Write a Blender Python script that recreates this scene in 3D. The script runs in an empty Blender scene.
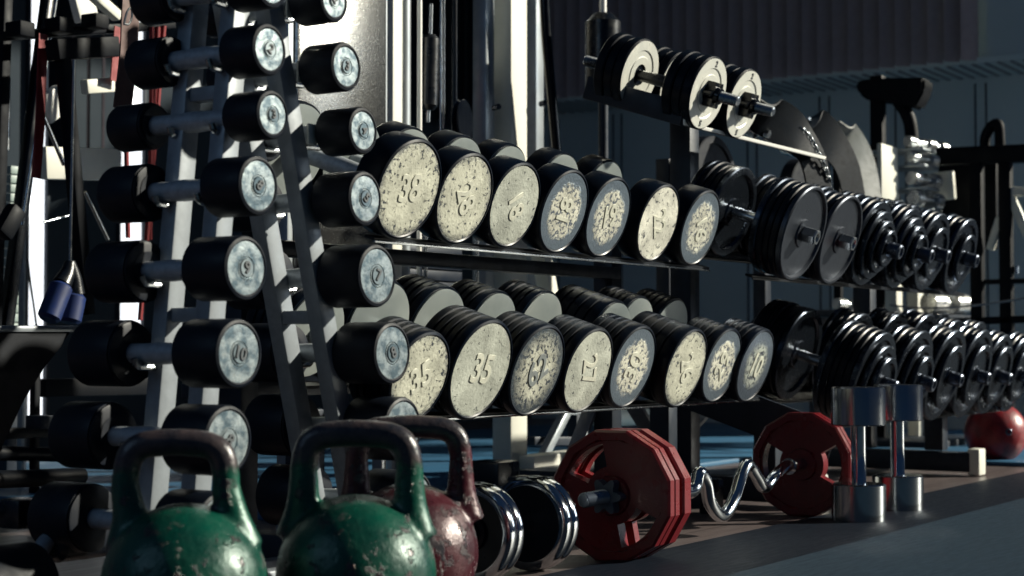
import bpy, bmesh, math, random
from mathutils import Vector, Matrix
random.seed(7)
S = bpy.context.scene
COL = S.collection
PI = math.pi
# ------------------------------------------------------------------ camera
F_PX = 1700.0; YAW = math.radians(32.6); PIT = math.atan(60 / F_PX); CAM_H = 0.41
FW = Vector((math.cos(YAW)*math.cos(PIT), math.sin(YAW)*math.cos(PIT), math.sin(PIT)))
RT = Vector((math.sin(YAW), -math.cos(YAW), 0))
UP = RT.cross(FW)
cd = bpy.data.cameras.new('camera'); cam = bpy.data.objects.new('camera', cd); COL.objects.link(cam)
cd.lens = F_PX / 1024 * 36; cd.sensor_width = 36; cd.clip_start = 0.05
cam.matrix_world = Matrix((( RT.x, UP.x, -FW.x, 0), (RT.y, UP.y, -FW.y, 0), (RT.z, UP.z, -FW.z, CAM_H), (0, 0, 0, 1)))
cd.dof.use_dof = True; cd.dof.focus_distance = 3.35; cd.dof.aperture_fstop = 5.6
S.camera = cam
S.view_settings.view_transform = 'Standard'; S.view_settings.look = 'None'
S.view_settings.gamma = 1; S.view_settings.use_curve_mapping = False
S.view_settings.exposure = 0.0
# ------------------------------------------------------------------ world, sun, added fill lamps
w = bpy.data.worlds.new('world'); S.world = w; w.use_nodes = True
bg = w.node_tree.nodes['Background']; bg.inputs[0].default_value = (0.12, 0.30, 0.70, 1); bg.inputs[1].default_value = 0.062
SUN_AZ = math.radians(-47); SUN_EL = math.radians(26)
sd = bpy.data.lights.new('sun', 'SUN'); sun = bpy.data.objects.new('sun', sd); COL.objects.link(sun)
sd.energy = 7.4; sd.angle = math.radians(1.2); sd.color = (1.0, 0.95, 0.80)
sv = Vector((math.cos(SUN_AZ)*math.cos(SUN_EL), math.sin(SUN_AZ)*math.cos(SUN_EL), math.sin(SUN_EL)))
sun.rotation_euler = sv.to_track_quat('Z', 'Y').to_euler()
def area(name, loc, target, sx, sy, e, col):
    d = bpy.data.lights.new(name, 'AREA'); o = bpy.data.objects.new(name, d); COL.objects.link(o)
    d.shape = 'RECTANGLE'; d.size = sx; d.size_y = sy; d.energy = e; d.color = col
    o.location = loc; o.rotation_euler = (Vector(loc) - Vector(target)).to_track_quat('Z', 'Y').to_euler()
area('window_daylight', (8.2, -2.2, 1.7), (3.5, 1.7, 0.4), 1.6, 1.8, 34, (0.80, 0.92, 1.0))  # added fill lamp for broad highlights; no window is built here
area('window_daylight_left', (-1.2, 2.6, 2.2), (2.5, 1.6, 0.4), 1.6, 1.2, 7, (0.45, 0.70, 1.0))  # added bluish fill lamp from the left, out of view, no window there

# ------------------------------------------------------------------ pixel rays used to read the plan off the photo
def ray(px, py):
    a = (px - 512) / F_PX; b = (288 - py) / F_PX
    return FW + RT*a + UP*b
def onY(px, py, Y):
    r = ray(px, py); return Vector((0, 0, CAM_H)) + r*(Y / r.y)
def onX(px, py, X):
    r = ray(px, py); return Vector((0, 0, CAM_H)) + r*(X / r.x)
def onZ(px, py, Z=0.0):
    r = ray(px, py); return Vector((0, 0, CAM_H)) + r*((Z - CAM_H) / r.z)
def atD(px, py, d):
    return Vector((0, 0, CAM_H)) + ray(px, py)*d

# ------------------------------------------------------------------ materials
MATS = {}
def nt(name):
    m = bpy.data.materials.new(name); m.use_nodes = True
    t = m.node_tree; b = t.nodes['Principled BSDF']; return m, t, b
def N(t, k, **kw):
    n = t.nodes.new(k)
    for a, v in kw.items(): setattr(n, a, v)
    return n
def coords(t, rnd=True):
    tc = N(t, 'ShaderNodeTexCoord')
    if not rnd: return tc.outputs['Object']
    oi = N(t, 'ShaderNodeObjectInfo'); mul = N(t, 'ShaderNodeMath', operation='MULTIPLY'); mul.inputs[1].default_value = 37.0
    t.links.new(oi.outputs['Random'], mul.inputs[0])
    add = N(t, 'ShaderNodeVectorMath', operation='ADD')
    t.links.new(tc.outputs['Object'], add.inputs[0]); t.links.new(mul.outputs[0], add.inputs[1])
    return add.outputs[0]
def noise(t, co, scale, detail=4, rough=.6):
    n = N(t, 'ShaderNodeTexNoise'); n.inputs['Scale'].default_value = scale; n.inputs['Detail'].default_value = detail
    n.inputs['Roughness'].default_value = rough; t.links.new(co, n.inputs['Vector']); return n.outputs['Fac']
def ramp(t, fac, stops):
    r = N(t, 'ShaderNodeValToRGB'); e = r.color_ramp.elements
    while len(e) < len(stops): e.new(0.5)
    for i, (p, c) in enumerate(stops):
        e[i].position = p; e[i].color = (c[0], c[1], c[2], 1) if not isinstance(c, (int, float)) else (c, c, c, 1)
    t.links.new(fac, r.inputs[0]); return r.outputs['Color']
def mixc(t, fac, a, b):
    m = N(t, 'ShaderNodeMix', data_type='RGBA'); t.links.new(fac, m.inputs[0])
    for k, v in ((6, a), (7, b)):
        if isinstance(v, tuple): m.inputs[k].default_value = (*v, 1)
        else: t.links.new(v, m.inputs[k])
    return m.outputs[2]
def bump(t, b, h, strength, dist=.002):
    n = N(t, 'ShaderNodeBump'); n.inputs['Strength'].default_value = strength; n.inputs['Distance'].default_value = dist
    t.links.new(h, n.inputs['Height']); t.links.new(n.outputs[0], b.inputs['Normal'])
def simple(name, c, rough=.5, metal=0.0, c2=None, nscale=20, bmp=0.0, bscale=200, spec=None, rvar=0.1, rnd=True):
    m, t, b = nt(name); co = coords(t, rnd)
    n = noise(t, co, nscale)
    c2 = c2 or tuple(x*.72 for x in c)
    col = ramp(t, n, [(.3, c2), (.65, c)]); t.links.new(col, b.inputs['Base Color'])
    rr = ramp(t, n, [(.3, min(1, rough + rvar)), (.7, max(.02, rough - rvar))]); t.links.new(rr, b.inputs['Roughness'])
    b.inputs['Metallic'].default_value = metal
    if spec is not None: b.inputs['Specular IOR Level'].default_value = spec
    if bmp: bump(t, b, noise(t, co, bscale, 3), bmp)
    MATS[name] = m; return m
simple('black_rubber', (.0018, .0050, .0125), .50, nscale=30, bmp=.06, bscale=500, spec=.28)
simple('black_paint', (.0018, .0048, .0115), .34, nscale=14, bmp=.05, bscale=90, rvar=.08, spec=.18)
simple('black_gloss', (.003, .0045, .008), .22, nscale=9, spec=.35)
simple('steel_rim', (.45, .48, .50), .30, 1.0, nscale=60)
simple('dark_steel', (.11, .13, .17), .30, .85, nscale=22, bmp=.08, bscale=120)
simple('plate_face', (.055, .070, .095), .26, .9, c2=(.018, .024, .036), nscale=18, bmp=.08, bscale=150)
simple('plate_flat', (.075, .085, .105), .36, .8, c2=(.035, .042, .055), nscale=12, bmp=.08, bscale=150)
simple('sleeve_steel', (.20, .24, .30), .35, .8, nscale=40)
simple('nut_blue', (.09, .12, .16), .35, .2, nscale=40)
simple('chrome', (.62, .65, .68), .10, 1.0, nscale=40, rvar=.04)
simple('satin_chrome', (.55, .58, .60), .24, 1.0, nscale=40, rvar=.06)
simple('handle_grey', (.40, .44, .48), .45, .25, nscale=80, bmp=.15, bscale=700)
simple('frame_grey', (.26, .29, .32), .45, .15, nscale=30, rvar=.08)
simple('frame_dark', (.018, .026, .040), .45, .1, nscale=30, spec=.3)
simple('frame_navy', (.009, .015, .028), .48, .1, nscale=30, spec=.25)
simple('frame_white', (.80, .79, .70), .40, c2=(.70, .70, .62), nscale=12)
simple('frame_silver', (.38, .42, .45), .38, .5, nscale=12)
simple('tray_dark', (.006, .009, .015), .45, .1, nscale=25, spec=.25)
simple('vinyl_black', (.004, .006, .010), .30, nscale=30, bmp=.12, bscale=400)
simple('bench_vinyl', (.004, .006, .011), .55, spec=.2, nscale=30, bmp=.12, bscale=400)
simple('foot_rubber', (.5, .5, .46), .5)
simple('grip_blue', (.006, .022, .110), .5, nscale=30)
simple('strap_red', (.26, .010, .016), .6, nscale=30)
simple('strap_brown', (.10, .040, .034), .6, nscale=30)
simple('leather_black', (.004, .007, .012), .55, spec=.10, nscale=40, bmp=.3, bscale=160)
simple('leather_tan', (.16, .17, .16), .38, nscale=30, c2=(.16, .17, .17), bmp=.3, bscale=160)
simple('white_paint_bright', (.86, .86, .82), .4, c2=(.80, .80, .76))
simple('weight_stack', (.30, .38, .36), .5, nscale=20)
simple('ez_red', (.17, .010, .014), .30, c2=(.11, .006, .010), nscale=9, bmp=.25, bscale=260)
for _n in ('ez_red',):
    _b = MATS[_n].node_tree.nodes['Principled BSDF']; _b.inputs['Coat Weight'].default_value = .25; _b.inputs['Coat Roughness'].default_value = .25
simple('ball_red', (.34, .022, .028), .38, c2=(.10, .012, .018), nscale=18, bmp=.5, bscale=60)
simple('wall_paint', (.030, .040, .050), .8, spec=.1, c2=(.027, .036, .046), nscale=3, rnd=False)  # back wall darkened: its shade is put into the base colour
simple('wall_panel', (.60, .68, .70), .7, c2=(.57, .65, .67), nscale=3, rnd=False)
simple('soffit', (.70, .78, .78), .7, nscale=3, c2=(.67, .75, .75), rnd=False)
simple('ceiling_paint', (.20, .23, .27), .8, rnd=False)
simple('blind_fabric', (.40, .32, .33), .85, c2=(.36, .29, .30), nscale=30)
simple('blind_dark', (.026, .022, .028), .85, c2=(.022, .019, .024), nscale=30, spec=.08)  # shaded copy of the blind fabric; back-wall shade is in the colour
simple('machine_black', (.003, .0045, .008), .55, spec=.12)  # black with the shadow on the machines put into colour and weak gloss
simple('bright_steel', (.66, .67, .66), .30, .85, nscale=40)
simple('mat_blue', (.035, .13, .24), .5, c2=(.028, .10, .19), nscale=6, rnd=False)
simple('glyph_cream', (.60, .60, .50), .5, nscale=90)
simple('glyph_grey', (.20, .22, .22), .5, nscale=90)
simple('glyph_dark', (.06, .07, .08), .5, nscale=90)

def emis(name, c, s):
    m, t, b = nt(name); b.inputs['Base Color'].default_value = (*c, 1)
    b.inputs['Emission Color'].default_value = (*c, 1); b.inputs['Emission Strength'].default_value = s; MATS[name] = m
emis('daylight_glass', (.93, .97, 1.0), 1.5)

def radial(t):
    tc = N(t, 'ShaderNodeTexCoord'); sp = N(t, 'ShaderNodeSeparateXYZ'); t.links.new(tc.outputs['Object'], sp.inputs[0])
    cb = N(t, 'ShaderNodeCombineXYZ'); t.links.new(sp.outputs[0], cb.inputs[0]); t.links.new(sp.outputs[1], cb.inputs[1])
    ln = N(t, 'ShaderNodeVectorMath', operation='LENGTH'); t.links.new(cb.outputs[0], ln.inputs[0]); return ln.outputs['Value']
def face_mat(name, cream, metal, patch, soft, chip, ns=5.0, dark=(.035, .045, .06)):
    """worn paint on a cast face: paint inside radius `patch`, bare dark iron outside and in the chips"""
    m, t, b = nt(name); co = coords(t); r = radial(t)
    big = noise(t, co, ns, 8, .75); fine0 = noise(t, co, ns*1.5, 7, .68)
    sb = N(t, 'ShaderNodeMath', operation='MULTIPLY_ADD'); t.links.new(r, sb.inputs[0]); sb.inputs[1].default_value = -.10 if patch > .7 else 0.0; t.links.new(fine0, sb.inputs[2]); fine = sb.outputs[0]
    # edge mask : r + wobble
    a = N(t, 'ShaderNodeMath', operation='MULTIPLY_ADD'); t.links.new(big, a.inputs[0]); a.inputs[1].default_value = .55; t.links.new(r, a.inputs[2])
    em = ramp(t, a.outputs[0], [(max(0, patch + .275 - soft), 0.0), (min(1, patch + .275 + soft), 1.0)]) if patch + .275 + soft <= 1 else None
    if em is None:
        s = N(t, 'ShaderNodeMath', operation='MULTIPLY'); s.inputs[1].default_value = .6; t.links.new(a.outputs[0], s.inputs[0])
        em = ramp(t, s.outputs[0], [((patch + .275 - soft)*.6, 0.0), (min(1, (patch + .275 + soft)*.6), 1.0)])
    cm = ramp(t, fine, [(chip - .02, 1.0), (chip + .012, 0.0)])
    mx = N(t, 'ShaderNodeMath', operation='MAXIMUM'); t.links.new(em, mx.inputs[0]); t.links.new(cm, mx.inputs[1])
    tone = ramp(t, noise(t, co, 1.6, 5), [(.33, tuple(x*.55 for x in cream)), (.66, cream)])
    rimc = mixc(t, em, dark, metal)
    col = mixc(t, mx.outputs[0], tone, rimc); t.links.new(col, b.inputs['Base Color'])
    mt = N(t, 'ShaderNodeMath', operation='MULTIPLY'); t.links.new(em, mt.inputs[0]); mt.inputs[1].default_value = .75; t.links.new(mt.outputs[0], b.inputs['Metallic'])
    rr = ramp(t, mx.outputs[0], [(0, .48), (1, .36)]); t.links.new(rr, b.inputs['Roughness'])
    inv = N(t, 'ShaderNodeMath', operation='SUBTRACT'); inv.inputs[0].default_value = 1.0; t.links.new(mx.outputs[0], inv.inputs[1])
    ad = N(t, 'ShaderNodeMath', operation='MULTIPLY_ADD'); t.links.new(noise(t, co, 14, 5), ad.inputs[0]); ad.inputs[1].default_value = .8; t.links.new(inv.outputs[0], ad.inputs[2])
    bump(t, b, ad.outputs[0], .75, .0026); MATS[name] = m
CREAM = (.60, .60, .49)
face_mat('face_full', CREAM, (.07, .08, .10), .92, .10, .345, 6)
face_mat('face_chip', (.58, .58, .48), (.07, .09, .11), .74, .20, .40, 6)
face_mat('face_clean', (.50, .52, .45), (.10, .12, .14), 1.02, .10, .31, 4.5)
face_mat('face_patch', (.72, .71, .60), (.16, .20, .24), .66, .05, .465, 6, (.09, .11, .14))
face_mat('face_dull', (.42, .45, .40), (.12, .15, .19), .60, .10, .47, 5)
face_mat('face_bright', (.80, .79, .68), (.30, .32, .33), 1.0, .08, .33, 6)
def metal_face():
    m, t, b = nt('face_metal'); co = coords(t); n = noise(t, co, 3.0, 5, .6)
    t.links.new(ramp(t, n, [(.40, (.055, .085, .105)), (.62, (.27, .31, .32))]), b.inputs['Base Color'])
    b.inputs['Metallic'].default_value = .72
    t.links.new(ramp(t, noise(t, co, 6, 4), [(.3, .5), (.7, .28)]), b.inputs['Roughness'])
    bump(t, b, noise(t, co, 9, 5), .3, .002); MATS['face_metal'] = m
    m, t, b = nt('face_inner'); co = coords(t); n = noise(t, co, 3.0, 5, .6)
    t.links.new(ramp(t, n, [(.3, (.14, .17, .18)), (.7, (.34, .37, .35))]), b.inputs['Base Color'])
    b.inputs['Metallic'].default_value = .3; b.inputs['Roughness'].default_value = .42
    bump(t, b, noise(t, co, 9, 5), .3, .002); MATS['face_inner'] = m
metal_face()
def kb_mat(name, paint, paint2, cut, chipth):
    m, t, b = nt(name); tc = N(t, 'ShaderNodeTexCoord'); co = tc.outputs['Object']
    sp = N(t, 'ShaderNodeSeparateXYZ'); t.links.new(co, sp.inputs[0])
    wob = N(t, 'ShaderNodeMath', operation='MULTIPLY_ADD'); t.links.new(noise(t, co, 60, 4), wob.inputs[0]); wob.inputs[1].default_value = .03; t.links.new(sp.outputs[2], wob.inputs[2])
    mp = N(t, 'ShaderNodeMapRange'); mp.inputs['From Min'].default_value = cut; mp.inputs['From Max'].default_value = cut + .014; t.links.new(wob.outputs[0], mp.inputs['Value'])
    chips = ramp(t, noise(t, co, 34, 8, .7), [(chipth - .03, 1.0), (chipth + .01, 0.0)])
    mx = N(t, 'ShaderNodeMath', operation='MAXIMUM'); t.links.new(mp.outputs[0], mx.inputs[0]); t.links.new(chips, mx.inputs[1])
    pc = ramp(t, noise(t, co, 11, 5), [(.3, paint2), (.7, paint)])
    iron = ramp(t, noise(t, co, 40, 5), [(.35, (.020, .022, .030)), (.7, (.075, .055, .055))])
    t.links.new(mixc(t, mx.outputs[0], pc, iron), b.inputs['Base Color'])
    b.inputs['Metallic'].default_value = .15
    t.links.new(ramp(t, noise(t, co, 50, 4), [(.3, .42), (.7, .22)]), b.inputs['Roughness'])
    ad = N(t, 'ShaderNodeMath', operation='MULTIPLY_ADD'); t.links.new(noise(t, co, 55, 6, .65), ad.inputs[0]); ad.inputs[1].default_value = 1.4; t.links.new(mx.outputs[0], ad.inputs[2])
    bump(t, b, ad.outputs[0], .55, .0022); MATS[name] = m
kb_mat('kb_green', (.003, .085, .052), (.0015, .032, .026), .262, .42)
kb_mat('kb_red', (.070, .008, .015), (.025, .005, .010), .270, .46)
def floors():
    m, t, b = nt('laminate'); co = coords(t, False)
    mp = N(t, 'ShaderNodeMapping'); mp.inputs['Scale'].default_value = (1.2, 9, 1); t.links.new(co, mp.inputs[0])
    n = noise(t, mp.outputs[0], 5, 8, .7)
    br = N(t, 'ShaderNodeTexBrick'); br.inputs['Scale'].default_value = 1; br.inputs['Brick Width'].default_value = 1.2; br.inputs['Row Height'].default_value = .19
    br.inputs['Mortar Size'].default_value = .002; t.links.new(co, br.inputs['Vector'])
    br.inputs['Color1'].default_value = (.8, .8, .8, 1); br.inputs['Color2'].default_value = (1, 1, 1, 1); br.inputs['Mortar'].default_value = (.3, .3, .3, 1)
    c = ramp(t, n, [(.3, (.085, .066, .066)), (.7, (.155, .125, .122))])
    mm = N(t, 'ShaderNodeMix', data_type='RGBA', blend_type='MULTIPLY'); mm.inputs[0].default_value = 1; t.links.new(c, mm.inputs[6]); t.links.new(br.outputs[0], mm.inputs[7])
    t.links.new(mm.outputs[2], b.inputs['Base Color']); t.links.new(ramp(t, n, [(.3, .42), (.7, .28)]), b.inputs['Roughness']); MATS['laminate'] = m
    for nm, c1, c2 in (('mat_dark', (.004, .007, .013), (.007, .011, .019)), ('mat_grey', (.010, .024, .040), (.018, .036, .056))):
        m, t, b = nt(nm); co = coords(t, False)
        mp = N(t, 'ShaderNodeMapping'); mp.inputs['Scale'].default_value = (1, 6, 1); t.links.new(co, mp.inputs[0])
        n = noise(t, mp.outputs[0], 14, 8, .7); sc = noise(t, co, 90, 2, .5)
        c = mixc(t, ramp(t, sc, [(.74, 0.0), (.78, 1.0)]), ramp(t, n, [(.3, c1), (.7, c2)]), (.12, .14, .16))
        t.links.new(c, b.inputs['Base Color']); t.links.new(ramp(t, n, [(.3, .58), (.7, .42)]), b.inputs['Roughness'])
        b.inputs['Specular IOR Level'].default_value = .22 if nm == 'mat_grey' else .10; bump(t, b, noise(t, co, 260, 3), .15, .001); MATS[nm] = m
floors()

# ------------------------------------------------------------------ mesh helpers
ROOTS = {}
def thing(name, label, cat, loc=(0, 0, 0), rot=None, group=None):
    o = bpy.data.objects.new(name, None); COL.objects.link(o); o.empty_display_size = .05
    M = Matrix.Translation(Vector(loc)) @ (rot.to_4x4() if rot else Matrix.Identity(4))
    o.matrix_world = M; ROOTS[o.name] = M
    o['label'] = label; o['category'] = cat
    if group: o['group'] = group
    return o
def obj(name, bm, mat, parent=None, smooth=True, world=False, label=None, angle=35, scale=None, loc=None):
    """link a bmesh as ONE mesh object; world=True: geometry is in world space and is moved into the parent's frame"""
    if world and parent is not None and parent.name in ROOTS: bm.transform(ROOTS[parent.name].inverted())
    bmesh.ops.recalc_face_normals(bm, faces=bm.faces)
    me = bpy.data.meshes.new(name); bm.to_mesh(me); bm.free()
    if smooth:
        me.shade_smooth() if hasattr(me, 'shade_smooth') else None
        try: me.set_sharp_from_angle(angle=math.radians(angle))
        except Exception: pass
    o = bpy.data.objects.new(name, me); COL.objects.link(o)
    me.materials.append(MATS[mat] if isinstance(mat, str) else mat)
    if parent is not None: o.parent = parent
    if scale: o.scale = (scale,)*3 if isinstance(scale, (int, float)) else scale
    if loc is not None: o.location = loc
    if label: o['label'] = label
    return o
def tag(o, label, cat, group=None):
    o['label'] = label; o['category'] = cat
    if group: o['group'] = group
    return o
def struct(o): o['kind'] = 'structure'; return o
def BM(): return bmesh.new()
def box(bm, c, s, rot=None, bev=0.0):
    r = bmesh.ops.create_cube(bm, size=1.0); vs = r['verts']
    M = Matrix.Translation(Vector(c)) @ (rot.to_4x4() if rot else Matrix.Identity(4)) @ Matrix.Diagonal((s[0], s[1], s[2], 1))
    bmesh.ops.transform(bm, matrix=M, verts=vs)
    if bev:
        es = list({e for v in vs for e in v.link_edges})
        bmesh.ops.bevel(bm, geom=es, offset=bev, segments=2, affect='EDGES', profile=.5)
    return bm
def frame_from(p0, p1, upv=Vector((0, 0, 1))):
    z = (Vector(p1) - Vector(p0)).normalized(); x = upv.cross(z)
    if x.length < 1e-4: x = Vector((1, 0, 0)).cross(z) if abs(z.x) < .9 else Vector((0, 1, 0)).cross(z)
    x.normalize(); y = z.cross(x)
    return Matrix((x, y, z)).transposed()
def beam(bm, p0, p1, wx, wy, bev=.003, upv=Vector((1, 0, 0))):
    """square tube from p0 to p1; wy is measured along upv-ish"""
    p0 = Vector(p0); p1 = Vector(p1); R = frame_from(p0, p1, upv)
    return box(bm, (p0 + p1)/2, (wx, wy, (p1 - p0).length), R, bev)
def lathe(bm, prof, seg=48, M=None, cap=True):
    rings = []
    for r, z in prof:
        if r < 1e-6: rings.append([bm.verts.new((0, 0, z))])
        else: rings.append([bm.verts.new((r*math.cos(2*PI*i/seg), r*math.sin(2*PI*i/seg), z)) for i in range(seg)])
    for a, b in zip(rings, rings[1:]):
        for i in range(seg):
            j = (i + 1) % seg
            if len(a) == 1 and len(b) == 1: continue
            if len(a) == 1: bm.faces.new((a[0], b[i], b[j]))
            elif len(b) == 1: bm.faces.new((a[i], b[0], a[j]))
            else: bm.faces.new((a[i], b[i], b[j], a[j]))
    if M is not None: bmesh.ops.transform(bm, matrix=M, verts=[v for r in rings for v in r])
    return bm
def cyl(bm, p0, p1, r, seg=20, bev=.0):
    p0 = Vector(p0); p1 = Vector(p1); L = (p1 - p0).length
    M = Matrix.Translation(p0) @ frame_from(p0, p1).to_4x4()
    b = min(bev, r*.6)
    prof = [(0, 0), (r - b, 0), (r, b), (r, L - b), (r - b, L), (0, L)] if b else [(0, 0), (r, 0), (r, L), (0, L)]
    return lathe(bm, prof, seg, M)
def catmull(pts, n=8):
    P = [Vector(p) for p in pts]; P = [P[0]*2 - P[1]] + P + [P[-1]*2 - P[-2]]; out = []
    for i in range(1, len(P) - 2):
        for k in range(n):
            t = k/n; a, b, c, d = P[i-1], P[i], P[i+1], P[i+2]
            out.append(.5*((2*b) + (c - a)*t + (2*a - 5*b + 4*c - d)*t*t + (3*b - a - 3*c + d)*t**3))
    out.append(P[-2]); return out
def tube(bm, pts, r, seg=14, smooth=8, rfun=None):
    P = catmull(pts, smooth) if smooth else [Vector(p) for p in pts]
    rings = []; n = None
    for i, p in enumerate(P):
        t = (P[min(i+1, len(P)-1)] - P[max(i-1, 0)]).normalized()
        if n is None:
            n = t.cross(Vector((0, 0, 1)));
            if n.length < 1e-3: n = t.cross(Vector((1, 0, 0)))
        n = (n - t*n.dot(t)).normalized(); b = t.cross(n)
        rr = rfun(i/(len(P)-1)) if rfun else r
        rings.append([bm.verts.new(p + (n*math.cos(2*PI*k/seg) + b*math.sin(2*PI*k/seg))*rr) for k in range(seg)])
    for a, c in zip(rings, rings[1:]):
        for k in range(seg): bm.faces.new((a[k], a[(k+1) % seg], c[(k+1) % seg], c[k]))
    bm.faces.new(rings[0][::-1]); bm.faces.new(rings[-1]); return bm
def strip(bm, pts, width, thick, wdir, smooth=8):
    """a flat band swept along pts; wdir = direction of its width"""
    P = catmull(pts, smooth); wv = Vector(wdir).normalized(); rings = []
    for i, p in enumerate(P):
        t = (P[min(i+1, len(P)-1)] - P[max(i-1, 0)]).normalized(); u = (wv - t*wv.dot(t)).normalized(); n = t.cross(u)
        rings.append([bm.verts.new(p + u*a*width/2 + n*b*thick/2) for a, b in ((-1, -1), (1, -1), (1, 1), (-1, 1))])
    for a, c in zip(rings, rings[1:]):
        for k in range(4): bm.faces.new((a[k], a[(k+1) % 4], c[(k+1) % 4], c[k]))
    bm.faces.new(rings[0][::-1]); bm.faces.new(rings[-1]); return bm
def text_obj(txt, size, depth, mat, parent, loc, roll, sx=1.0):
    cu = bpy.data.curves.new('numeral', 'FONT'); cu.body = txt; cu.size = size; cu.extrude = depth; cu.align_x = 'CENTER'; cu.align_y = 'CENTER'
    cu.bevel_depth = min(depth*.6, .0011); cu.bevel_resolution = 1; cu.offset = size*.014
    tmp = bpy.data.objects.new('tmp_text', cu); COL.objects.link(tmp)
    dg = bpy.context.evaluated_depsgraph_get(); me = bpy.data.meshes.new_from_object(tmp.evaluated_get(dg))
    bpy.data.objects.remove(tmp); bpy.data.curves.remove(cu)
    me.name = 'numeral'; me.materials.clear(); me.materials.append(MATS[mat])
    o = bpy.data.objects.new('numeral', me); COL.objects.link(o); o.parent = parent; o.location = loc; o.rotation_euler = (0, 0, roll); o.scale = (sx, 1, 1)
    return o

# ------------------------------------------------------------------ the room
XW, YB = 8.5, 5.3
bm = BM(); box(bm, (4.6, (-1.2 + YB)/2, -.02), (13.2, YB + 1.2, .04)); struct(obj('floor', bm, 'laminate', smooth=False))
mt = obj('rubber_mat', box(BM(), (4.6, .055, .0035), (13.0, 2.52, .007), bev=.002), 'mat_grey', smooth=False); tag(mt, 'wide blue-grey rubber mat along the front of the floor, lower right', 'mat')
mt = obj('rubber_mat', box(BM(), (4.6, 1.458, .0025), (13.0, .284, .005), bev=.002), 'mat_dark', smooth=False); tag(mt, 'narrow near-black rubber mat strip under the standing chrome dumbbells', 'mat')
mt = obj('floor_mat', box(BM(), (5.6, 3.6, .008), (5.0, 2.0, .016), bev=.004), 'mat_blue'); tag(mt, 'blue exercise mat laid on the floor behind the dumbbell racks', 'mat')
mt = obj('floor_mat', box(BM(), (6.9, 2.1, .008), (2.0, .85, .016), bev=.004), 'mat_blue'); tag(mt, 'blue exercise mat behind the red kettlebell at the right edge', 'mat')
# right wall (runs along Y), panelled below a striped soffit, vertical blinds above
bm = BM(); box(bm, (XW + .06, (1.55 + YB)/2, 1.75), (.12, YB - 1.55, 3.5)); struct(obj('wall_right', bm, 'wall_panel', smooth=False))
bm = BM()
y = 1.75
while y < YB:
    for dy in (0, .055): box(bm, (XW - .004, y + dy, .9), (.008, .006, 1.7))
    y += .42
struct(obj('trim_4', bm, 'frame_navy', smooth=False))
bm = BM(); box(bm, (XW - .2, (1.55 + YB)/2, 1.80), (.40, YB - 1.55, .03)); struct(obj('trim_5', bm, 'soffit', smooth=False))
bm = BM(); y = 1.6
while y < YB:
    box(bm, (XW - .2, y, 1.782), (.40, .016, .010)); y += .062
struct(obj('trim_6', bm, 'frame_grey', smooth=False))
bm = BM(); box(bm, (XW - .36, 2.0, 2.6), (.06, .93, 1.57)); struct(obj('wall_front', bm, 'wall_panel', smooth=False))
def blinds(p0, p1, z0, z1, label, turn, m_='blind_fabric'):
    p0 = Vector(p0); p1 = Vector(p1); L = (p1 - p0).length; u = (p1 - p0)/L
    root = thing('vertical_blind', label, 'blind', (p0 + p1)/2 + Vector((0, 0, z0)))
    bm = BM(); beam(bm, p0 + Vector((0, 0, z1)), p1 + Vector((0, 0, z1)), .05, .04, upv=Vector((0, 0, 1))); obj('headrail', bm, 'frame_silver', root, world=True)
    n = int(L/.082); a = math.atan2(u.y, u.x)
    for i in range(n):
        c = p0 + u*(i + .5)*.082; R = Matrix.Rotation(a + math.radians(turn), 3, 'Z')
        bm = BM()
        # slightly cupped slat
        k = 5; ring = []
        for j in range(k):
            s = (j/(k-1) - .5)*.089; q = R @ Vector((s, .006*(1 - (2*s/.089)**2), 0))
            ring.append((c + q))
        th = R @ Vector((0, .0012, 0))
        lo = [bm.verts.new(p + Vector((0, 0, z0))) for p in ring] + [bm.verts.new(p + th + Vector((0, 0, z0))) for p in reversed(ring)]
        hi = [bm.verts.new(v.co + Vector((0, 0, z1 - z0))) for v in lo]
        m = len(lo)
        for j in range(m): bm.faces.new((lo[j], lo[(j+1) % m], hi[(j+1) % m], hi[j]))
        bm.faces.new(lo); bm.faces.new(hi[::-1])
        obj('slat', bm, m_, root, world=True)
    return root
blinds((XW - .42, 2.50, 0), (XW - .42, YB - .1, 0), 1.80, 3.3, 'long dark mauve vertical blind above the striped ledge on the right wall', 42)
# back wall (runs along X) with tall bright windows
zt = 3.5
w1a, w1b = onY(24, 300, YB).x, onY(46, 300, YB).x
w2a, w2b = onY(116, 300, YB).x, onY(143, 300, YB).x
bm = BM()
def seg(x0, x1, z0, z1): box(bm, ((x0 + x1)/2, YB + .06, (z0 + z1)/2), (x1 - x0, .12, z1 - z0))
seg(1.0, w1a, 0, zt); seg(w1b, w2a, 0, zt); seg(w2b, XW + .12, 0, zt)
seg(w1a, w1b, 0, .05); seg(w1a, w1b, 1.9, zt); seg(w2a, w2b, 0, .25); seg(w2a, w2b, 2.0, zt)
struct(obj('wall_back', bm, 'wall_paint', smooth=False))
for i, (a, b, z0, z1) in enumerate(((w1a, w1b, .05, 1.9), (w2a, w2b, .25, 2.0))):
    bm = BM(); box(bm, ((a + b)/2, YB + .012, (z0 + z1)/2), (b - a, .02, z1 - z0))
    o = struct(obj('window_%d' % (i + 1), bm, 'daylight_glass', smooth=False))
    bm = BM(); t = .012
    box(bm, (a + t/2, YB - .004, (z0 + z1)/2), (t, .02, z1 - z0)); box(bm, (b - t/2, YB - .004, (z0 + z1)/2), (t, .02, z1 - z0))
    box(bm, ((a + b)/2, YB - .004, z0 + t/2), (b - a, .02, t)); box(bm, ((a + b)/2, YB - .004, z1 - t/2), (b - a, .02, t))
    obj('window_frame', bm, 'frame_dark', o, smooth=False)
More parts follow.
